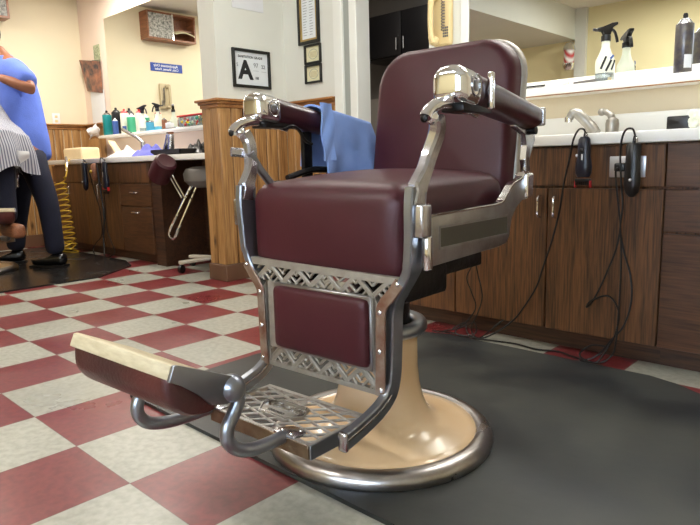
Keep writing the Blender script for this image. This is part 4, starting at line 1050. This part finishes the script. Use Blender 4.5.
    B().box(X0-.002, X0+.003, Y0, Y1, zt-.034, zt-.001, .001, 1).build('side_skirt', 'blue_steel', fp)
    cxb, cyb = -.035, -.322
    hexa = [(-.072, 0), (-.044, -.040), (.048, -.040), (.072, 0), (.048, .040), (-.044, .040)]
    bd = B().prism([(cxb+u, cyb+v) for u, v in hexa], lambda u, v: (u, v, zt-.008), lambda u, v: (u, v, zt+.0015), .001).build('badge', 'nickel', fp)
    b = B(); b.tube([(cxb+u*.92, cyb+v*.9, zt+.0022) for u, v in hexa], .0016, 6, closed=True); b.build('badge_border', 'chrome_dull', bd)
    text('lettering', 'KOCHS', .036, 'chrome', bd, (cxb, cyb+.005, zt+.002), (1, 0, 0), (0, 1, 0), .0012, .0015)
    text('lettering', 'CHICAGO', .012, 'chrome_dull', bd, (cxb, cyb-.023, zt+.002), (1, 0, 0), (0, 1, 0), .0004, .001)
    # bolted brackets and rods
    for (w0, nm) in ((.066, 1), (-.185, 0)):
        b = B(); b.prism([(w0-.028, Y0-.001), (w0+.036, Y0-.001), (w0+.036, Y0+.035), (w0+.018, Y0+.048), (w0-.012, Y0+.040), (w0-.028, Y0+.018)], lambda u, v: (u, v, zt-.003), lambda u, v: (u, v, zt+.003), .001)
        br = b.build('rod_bracket', 'chrome_dull', P)
        for (u, v) in ((w0-.012, Y0+.014), (w0+.018, Y0+.010), (w0+.022, Y0+.034)): B().lathe([(.0045, .0), (.0038, .0018), (.002, .0024)], (u, v, zt+.003), 12).build('screw', 'chrome', br)
        rp = [(w0, -.410, .178), (w0, -.430, .178), (w0-.002, -.462, .177), (w0-.004, -.500, .180), (w0-.006, -.532, .192), (w0-.008, -.554, .216), (w0-.010, -.553, .243), (w0-.011, -.536, .266), (w0-.011, -.522, .290), (w0-.011, -.520, .318)]
        if not nm: rp = [(x-.004, y-.045*min(1, i/4), z+.004*min(1, i/5)) for i, (x, y, z) in enumerate(rp)]
        rp = cr(rp, 6)
        B().tube(rp, [.012]*3+[.0145]*(len(rp)-3), 14).build('footrest_rod', 'blue_steel', P)
        B().ball((w0-.006, -.540 if nm else -.585, .324), .028, seg=20).build('ball_joint', 'blue_steel', P)
    # footrest: profile extruded between two skewed ends
    root_l = V((-.232, -.035, .020)); root_r = V((.060, 0, 0))
    def pmap(f):
        o = root_l.lerp(root_r, f); return lambda u, v: (o.x, u+o.y, v+o.z)
    pad = [(-.680, .366), (-.678, .338), (-.655, .306), (-.616, .289), (-.582, .288), (-.556, .303), (-.545, .322), (-.558, .336), (-.664, .386), (-.677, .382)]
    b = B(); NL = 24
    rings = []
    cpx = sum(p[0] for p in pad)/len(pad); cpz = sum(p[1] for p in pad)/len(pad)
    for i in range(NL+1):
        f = i/NL; e = min(f, 1-f)*.30/.02; s_ = 1 if e >= 1 else math.sqrt(max(0.0, 1-(1-e)**2))*.15+.85
        mp_ = pmap(f); rings.append([b.bm.verts.new(mp_(cpx+(u-cpx)*s_, cpz+(v-cpz)*s_)) for u, v in [(p.x, p.y) for p in cr([(q[0], q[1], 0) for q in pad+[pad[0]]], 4)[:-1]]])
    for a, c in zip(rings, rings[1:]):
        m_ = len(a)
        for k in range(m_): b.bm.faces.new((a[k], a[(k+1) % m_], c[(k+1) % m_], c[k]))
    b.bm.faces.new(rings[0][::-1]); b.bm.faces.new(rings[-1])
    fo = b.build('footrest', 'maroon_dark', P, ang=60)
    def loft(poly, f0, f1, bev=.002): return B().prism(poly, pmap(f0), pmap(f1), bev)
    lab(loft([(-.676, .374), (-.678, .366), (-.664, .398), (-.657, .402), (-.540, .352), (-.548, .336)][:0] or [(-.681, .380), (-.670, .404), (-.663, .404), (-.545, .343), (-.550, .326)], -.01, 1.0).build('foot_strip', 'cream_strip', fo), 'worn cream strip along the footrest edge')
    loft([(-.682, .378), (-.670, .406), (-.660, .404), (-.530, .345), (-.520, .325), (-.536, .302), (-.560, .298), (-.596, .308), (-.622, .340), (-.650, .362)], 1.0, 1.03).build('footrest_plate', 'blue_steel', fo)

chair = thing('barber_chair', 'large vintage maroon leather barber chair with chrome arms and peach pedestal', 'barber chair', (2.435, -.03, .0), math.radians(2.51))
make_barber_chair(chair)
chair2 = copy_tree(chair)
chair2['label'] = 'far maroon barber chair holding the client under the striped cape, at the left edge'
for c in chair2.children:
    if not c.name.startswith(('pedestal', 'base_rim', 'pump_collar')): c.location.z += .10
chair2.location = (-1.70, .11, 0); chair2.rotation_euler = (0, 0, math.radians(95))

# towel over the left armrest
def towel(u, v):
    # u along the armrest, v across it
    y = .085+.225*u
    L1, L2 = .17, .195
    s = -L1+(.09+L1+L2)*v       # <0 outer drop, 0...09 over the top, >.09 inner drop
    ztop = .949-.066*(y+.145)/.39+.006
    wv = .005*math.sin(u*7+v*3)+.0015*math.sin(u*19+v*7)
    if s < 0: x, z = -.353-.006*abs(s)/L1-.3*wv, ztop+s
    elif s < .09:
        x = -.352+s*.98; z = ztop+.010*math.sin(s/.09*PI)
    else:
        k = (s-.09)/L2; x = -.262+.030*k+wv*(.4+1.2*k)+.02*k*u; z = ztop-(s-.09)*(1-.08*u)
        y = y+.03*k*(u-.25)
    return (x, y+.004*math.sin(v*11), z)
b = B(); b.grid(towel, 30, 60, .006)
tw = b.build('towel', 'blue_towel', None, ang=80)
tw.matrix_world = chair.matrix_basis.copy() if False else Matrix.Translation((2.435, -.03, 0)) @ Matrix.Rotation(math.radians(2.51), 4, 'Z')
tag(tw, 'light blue towel draped over the left armrest of the big maroon chair', 'towel')
# second folded layer edge
b = B(); b.grid(lambda u, v: (-.256+.018*v+.004*math.sin(v*9+u*5), .070+.05*u-.01*v, .925-.165*v), 8, 20, .005)
o = b.build('fold', 'blue_towel', tw, ang=80)

# ================================================================ PEOPLE
def skinned(name, m, chains, parent=None, sub=2):
    """chains: list of point lists [(x,y,z,r)...]; first point of later chains may equal an existing one"""
    me = bpy.data.meshes.new(name); vs = []; es = []; rs = []; idx = {}
    for ch in chains:
        prev = None
        for (x, y, z, r) in ch:
            k = (round(x, 4), round(y, 4), round(z, 4))
            if k not in idx: idx[k] = len(vs); vs.append((x, y, z)); rs.append(r)
            i = idx[k]
            if prev is not None and prev != i: es.append((prev, i))
            prev = i
    me.from_pydata(vs, es, [])
    o = bpy.data.objects.new(name, me); COL.objects.link(o)
    md = o.modifiers.new('skin', 'SKIN'); md.use_smooth_shade = True; md.branch_smoothing = .4
    if not me.skin_vertices: 
        bm = bmesh.new(); bm.from_mesh(me); bm.verts.layers.skin.verify(); bm.to_mesh(me); bm.free()
    for i, r in enumerate(rs):
        sv = me.skin_vertices[0].data[i]; rr = r if isinstance(r, tuple) else (r, r); sv.radius = rr; sv.use_root = (i == 0)
    s = o.modifiers.new('sub', 'SUBSURF'); s.levels = s.render_levels = sub
    dg = bpy.context.evaluated_depsgraph_get(); m2 = bpy.data.meshes.new_from_object(o.evaluated_get(dg))
    o.modifiers.clear(); o.data = m2
    for p in m2.polygons: p.use_smooth = True
    m2.materials.clear(); m2.materials.append(M[m])
    if parent: o.parent = parent
    return o
def head(parent, c, face, scale=1.0, hairm='hair'):
    """head centred at c looking along face (2d direction)"""
    f = V((face[0], face[1], face[2] if len(face) > 2 else 0)).normalized(); sx = V((0, 0, 1)).cross(f).normalized(); up = f.cross(sx)
    mm = Matrix((f, sx, up)).transposed(); c = V(c)
    b = B()
    rr = bmesh.ops.create_uvsphere(b.bm, u_segments=28, v_segments=20, radius=1)
    for v in rr['verts']:
        x, y, z = v.co
        X = x*.095; Y = y*.075; Z = z*.118
        if z < 0: Y *= 1-.25*z*z; X *= 1-.12*z*z
        if x > 0:
            X += .006*math.exp(-((z+.62)**2)/.03)*max(0, 1-abs(y)*1.5)         # chin
            X -= .007*(math.exp(-(((abs(y)-.38)**2)/.02+((z-.06)**2)/.015)))    # eye sockets
        v.co = mm @ V((X, Y, Z))*scale+c
    P3 = lambda x, y, z: mm @ V((x, y, z))*scale+c
    b.ball(P3(.097, 0, -.012), .014*scale, (1, 1, 1.6), 12); b.ball(P3(.088, 0, .012), .009*scale, (1, 1, 2), 10)
    for s in (-1, 1): b.ball(P3(-.002, s*.076, -.008), .028*scale, (.6, .35, 1.0), 12, mtx=mm)
    h = b.build('head', 'skin', parent, ang=80)
    for s in (-1, 1):
        B().ball(P3(.0785, s*.029, .008), .0105*scale, seg=12).build('eye', 'label_w', h)
        B().ball(P3(.0872, s*.029, .008), .0042*scale, (.6, 1, 1), seg=8).build('iris', 'hair', h)
        B().sweep([P3(.092, s*.018, .030), P3(.086, s*.045, .028)], .002, .003, side=up).build('eyebrow', hairm, h)
    B().sweep([P3(.088, -.02, -.052), P3(.094, 0, -.053), P3(.088, .02, -.052)], .003, .003, side=up).build('mouth', 'maroon', h)
    b = B(); rr = bmesh.ops.create_uvsphere(b.bm, u_segments=24, v_segments=16, radius=1)
    for v in rr['verts']:
        x, y, z = v.co
        if z < -.1 and x > -.4: z = -.1+.02*x; 
        if x > .55 and z < .5: x = .55
        v.co = mm @ V((x*.101-.006, y*.082, z*.124+.008))*scale+c
    b.build('hair', hairm, h, ang=80)
    return h
def hand(parent, wr, d, up, s=1.0, curl=.5):
    """five fingered hand from wrist point along d, palm normal up"""
    d = V(d).normalized(); up = V(up); up = (up-d*up.dot(d)).normalized(); sd = d.cross(up); w = V(wr)
    P3 = lambda a, b_, c: tuple(w+(d*a+sd*b_+up*c)*s)
    chains = [[(*P3(0, 0, 0), (.024, .017)), (*P3(.045, 0, 0), (.036, .014)), (*P3(.085, 0, 0), (.036, .012))]]
    o = skinned('hand', 'skin', chains, parent, 2)
    for k, (off, L_) in enumerate(((-.028, .068), (-.009, .078), (.010, .072), (.028, .056))):
        c = curl; p = [(*P3(.06, off, 0), .0085*s), (*P3(.09, off, 0), .009*s), (*P3(.09+L_*.45, off, -.4*c*L_*.5), .0082*s), (*P3(.09+L_*.75, off, -c*L_*.6), .0076*s), (*P3(.09+L_*.9, off, -c*L_*1.0), .0068*s)]
        skinned('finger', 'skin', [p], o, 1)
    p = [(*P3(.015, -.02, 0), .011*s), (*P3(.04, -.046, -.008), .011*s), (*P3(.07, -.058, -.02), .0095*s), (*P3(.092, -.056, -.03), .008*s)]
    skinned('thumb', 'skin', [p], o, 1)
    return o

# the barber, standing in profile and bent towards the client
OFF = (-.055, .065, 0)
def po(x, y, z, r): return (x+OFF[0], y+OFF[1], z+OFF[2], r)
bar = thing('person', 'standing person in a blue short-sleeved shirt and navy trousers cutting hair', 'person', (-1.68, .60, .011))
bar.location = (0, 0, 0)
pel = po(-1.704, .546, .93, (.13, .12)); wai = po(-1.735, .564, 1.10, (.135, .125)); che = po(-1.80, .562, 1.36, (.155, .145)); nb = po(-1.875, .52, 1.56, (.10, .09))
nk = po(-1.905, .49, 1.66, .055); nk2 = po(-1.925, .470, 1.73, .052)
nsh = po(-1.70, .50, 1.535, .072); nel = po(-1.437, .536, 1.345, .047); nwr = po(-1.63, .36, 1.452, .028)
fsh = po(-2.03, .60, 1.55, .072); fel = po(-2.15, .50, 1.34, .045); fwr = po(-2.04, .26, 1.44, .028)
nh = po(-1.625, .52, .89, .095); nkn = po(-1.426, .552, .50, .066); nan = po(-1.36, .55, .11, .043)
fh = po(-1.80, .57, .89, .095); fkn = po(-1.86, .49, .50, .066); fan = po(-1.868, .42, .11, .043)
body = skinned('body', 'skin', [[pel, wai, che, nb, nk, nk2], [nb, nsh, po(-1.57, .52, 1.44, .052), nel, po(-1.53, .445, 1.40, .043), nwr], [nb, fsh, po(-2.10, .55, 1.45, .052), fel, po(-2.10, .38, 1.39, .041), fwr], [pel, nh, nkn, nan], [pel, fh, fkn, fan]], bar)
sc = lambda p, k: (p[0], p[1], p[2], tuple(q*k for q in p[3]) if isinstance(p[3], tuple) else p[3]*k)
shirt = skinned('shirt', 'shirt', [[po(-1.695, .555, .80, (.172, .155)), po(-1.70, .555, .89, (.172, .155)), po(-1.705, .555, 1.0, (.172, .15)), sc(wai, 1.15), po(-1.80, .562, 1.36, (.185, .17)), po(-1.865, .53, 1.50, (.17, .15)), po(-1.885, .51, 1.60, (.11, .10)), po(-1.90, .495, 1.66, (.068, .068))], [po(-1.865, .53, 1.50, (.17, .15)), po(-1.71, .50, 1.52, .105), po(-1.57, .52, 1.45, .088), po(-1.475, .532, 1.385, .090)], [po(-1.865, .53, 1.50, (.17, .15)), po(-2.02, .59, 1.54, .105), po(-2.10, .55, 1.45, .086), po(-2.13, .52, 1.385, .084)]], body)
skinned('trousers', 'navy_pants', [[po(-1.704, .55, .985, (.155, .14)), sc(pel, 1.2), sc(nh, 1.28), po(-1.50, .535, .68, .10), sc(nkn, 1.32), po(-1.385, .55, .28, .077), po(-1.365, .55, .10, .074)], [sc(pel, 1.2), sc(fh, 1.28), po(-1.845, .52, .68, .10), sc(fkn, 1.32), po(-1.868, .45, .28, .077), po(-1.87, .425, .10, .074)]], body)
for (ax, ay), nm in (((-1.36, .55), 0), ((-1.868, .42), 1)):
    ax += OFF[0]; ay += OFF[1]; fx, fy = (-.80, -.60) if nm == 0 else (-.5, -.86)
    mm = Matrix.Translation((ax, ay, .011)) @ Matrix.Rotation(math.atan2(fy, fx), 4, 'Z')
    def shoefn(o, n):
        k = (o.x+.07)/.27
        o = o.copy(); o.y *= 1-.25*max(0, k-.6)/.4*abs(k); 
        if n.z > 0: o.z -= .052*max(0, min(1, (k-.30)/.45))*n.z
        return o
    sh = B().cushion(-.075, .205, -.046, .046, .012, .105, .036, 12, shoefn, mm).build('shoe', 'shoe', bar, ang=80)
    B().cushion(-.078, .210, -.049, .049, 0, .016, .007, 8, None, mm).build('sole', 'black', sh)
head(body, (-1.99, .47, 1.825), (-.35, -.85, -.45))
hand(body, nwr[:3], (-.5, -.75, -.25), (0, -.2, 1), 1.0, .7)
hand(body, fwr[:3], (.35, -.85, -.2), (0, -.2, 1), 1.0, .7)
t = thing('scissors', 'small steel scissors in the hand of the barber', 'scissors', (0, 0, 0))
B().sweep([(-1.74, .34, 1.40), (-1.78, .21, 1.395)], .004, .0015, side=(0, 0, 1)).build('blade', 'chrome', t)
B().sweep([(-1.74, .335, 1.405), (-1.775, .215, 1.41)], .004, .0015, side=(0, 0, 1)).build('blade', 'chrome', t)
for dz in (-.014, .016): B().tube([(-1.735+.0*a, .352+.012*math.cos(a*PI/6), 1.402+dz+.013*math.sin(a*PI/6)) for a in range(12)], .002, 6, closed=True).build('finger_ring', 'chrome', t)
def wt(u, v):
    return (-1.105+.13*(u-.5)*.73+.015*math.sin(v*5), .315+.13*(u-.5)*.69+.01*math.sin(u*7), .90-.13*v*(1-.5*abs(u-.35)*2)-.02*u)
b = B(); b.grid(wt, 10, 10, .004)
tag(b.build('white_tissue', 'white_cloth', None, ang=80), 'white tissue hanging between the striped cape and the navy trousers', 'tissue')

# the seated client under the cape (facing the camera's right)
cl = thing('person', 'seated client wrapped in a grey striped cape, cut off by the left edge', 'person', (0, 0, .11))
CX, CY = -1.60, .13
cb = skinned('body', 'skin', [[(CX-.03, CY, .83, (.15, .13)), (CX-.05, CY, 1.0, (.125, .12)), (CX-.04, CY, 1.19, (.14, .15)), (CX-.04, CY, 1.30, .065), (CX-.03, CY, 1.35, .055), (CX-.02, CY, 1.40, .055)],
    [(CX-.04, CY, 1.19, (.14, .15)), (CX-.04, CY+.19, 1.19, .06), (CX-.0, CY+.24, .97, .045), (CX+.2, CY+.17, .90, .035), (CX+.30, CY+.10, .875, .028)],
    [(CX-.04, CY, 1.19, (.14, .15)), (CX-.04, CY-.19, 1.19, .06), (CX-.0, CY-.24, .97, .045), (CX+.2, CY-.17, .90, .035), (CX+.30, CY-.10, .875, .028)],
    [(CX-.03, CY, .83, (.15, .13)), (CX+.06, CY+.10, .80, .09), (CX+.37, CY+.12, .78, .066), (CX+.37, CY+.11, .45, .055), (CX+.38, CY+.11, .285, .042)],
    [(CX-.03, CY, .83, (.15, .13)), (CX+.06, CY-.10, .80, .09), (CX+.37, CY-.12, .78, .066), (CX+.37, CY-.11, .45, .055), (CX+.38, CY-.11, .285, .042)]], cl)
skinned('trousers', 'navy_pants', [[(CX-.03, CY, .84, (.165, .15)), (CX+.06, CY+.10, .80, .105), (CX+.38, CY+.12, .775, .083), (CX+.375, CY+.11, .50, .075), (CX+.385, CY+.11, .27, .066)], [(CX-.03, CY, .84, (.165, .15)), (CX+.06, CY-.10, .80, .105), (CX+.38, CY-.12, .775, .083), (CX+.375, CY-.11, .50, .075), (CX+.385, CY-.11, .27, .066)]], cb)
for sg in (-1, 1):
    mm = Matrix.Translation((CX+.385, CY+.11*sg, .185))
    B().cushion(-.075, .205, -.046, .046, .0, .10, .036, 10, None, mm).build('shoe', 'cabwood', cl, ang=80)
    hand(cb, (CX+.30, CY+.10*sg, .875), (1, -.5*sg, -.1), (0, 0, 1), 1.0, .4)
head(cb, (CX-.0, CY, 1.49), (1, .0, -.12))
def cape(u, v):
    a = u*2*PI; c = math.cos(a); s = math.sin(a); k = max(0, c)**1.5
    fr = [(.065, 1.325), (.14, 1.27), (.19, 1.12), (.30, 1.00), (.46, .935), (.56, .88), (.60, .76), (.615, .60)]
    si = [(.065, 1.325), (.19, 1.275), (.27, 1.15), (.33, 1.03), (.38, .965), (.405, .90), (.425, .78), (.44, .63)]
    f = v*7; i = min(6, int(f)); q = f-i
    r = (fr[i][0]*(1-q)+fr[i+1][0]*q)*k+(si[i][0]*(1-q)+si[i+1][0]*q)*(1-k)
    z = (fr[i][1]*(1-q)+fr[i+1][1]*q)*k+(si[i][1]*(1-q)+si[i+1][1]*q)*(1-k)
    fo = v*v*(.028*math.sin(a*9+1.5*math.sin(v*3))+.016*math.sin(a*17+2))
    z += v*v*(.05*math.sin(a*3+.4)+.03*math.sin(a*7))-.0
    r = r+fo
    return (CX-.05+r*c*1.0, CY+r*s*(1.0 if k == 0 else 1-.15*k), z)
b = B(); b.grid(cape, 120, 42, .004, closed_u=True, uv=(9, 1))
b.build('cape', 'cape', cl, ang=80)
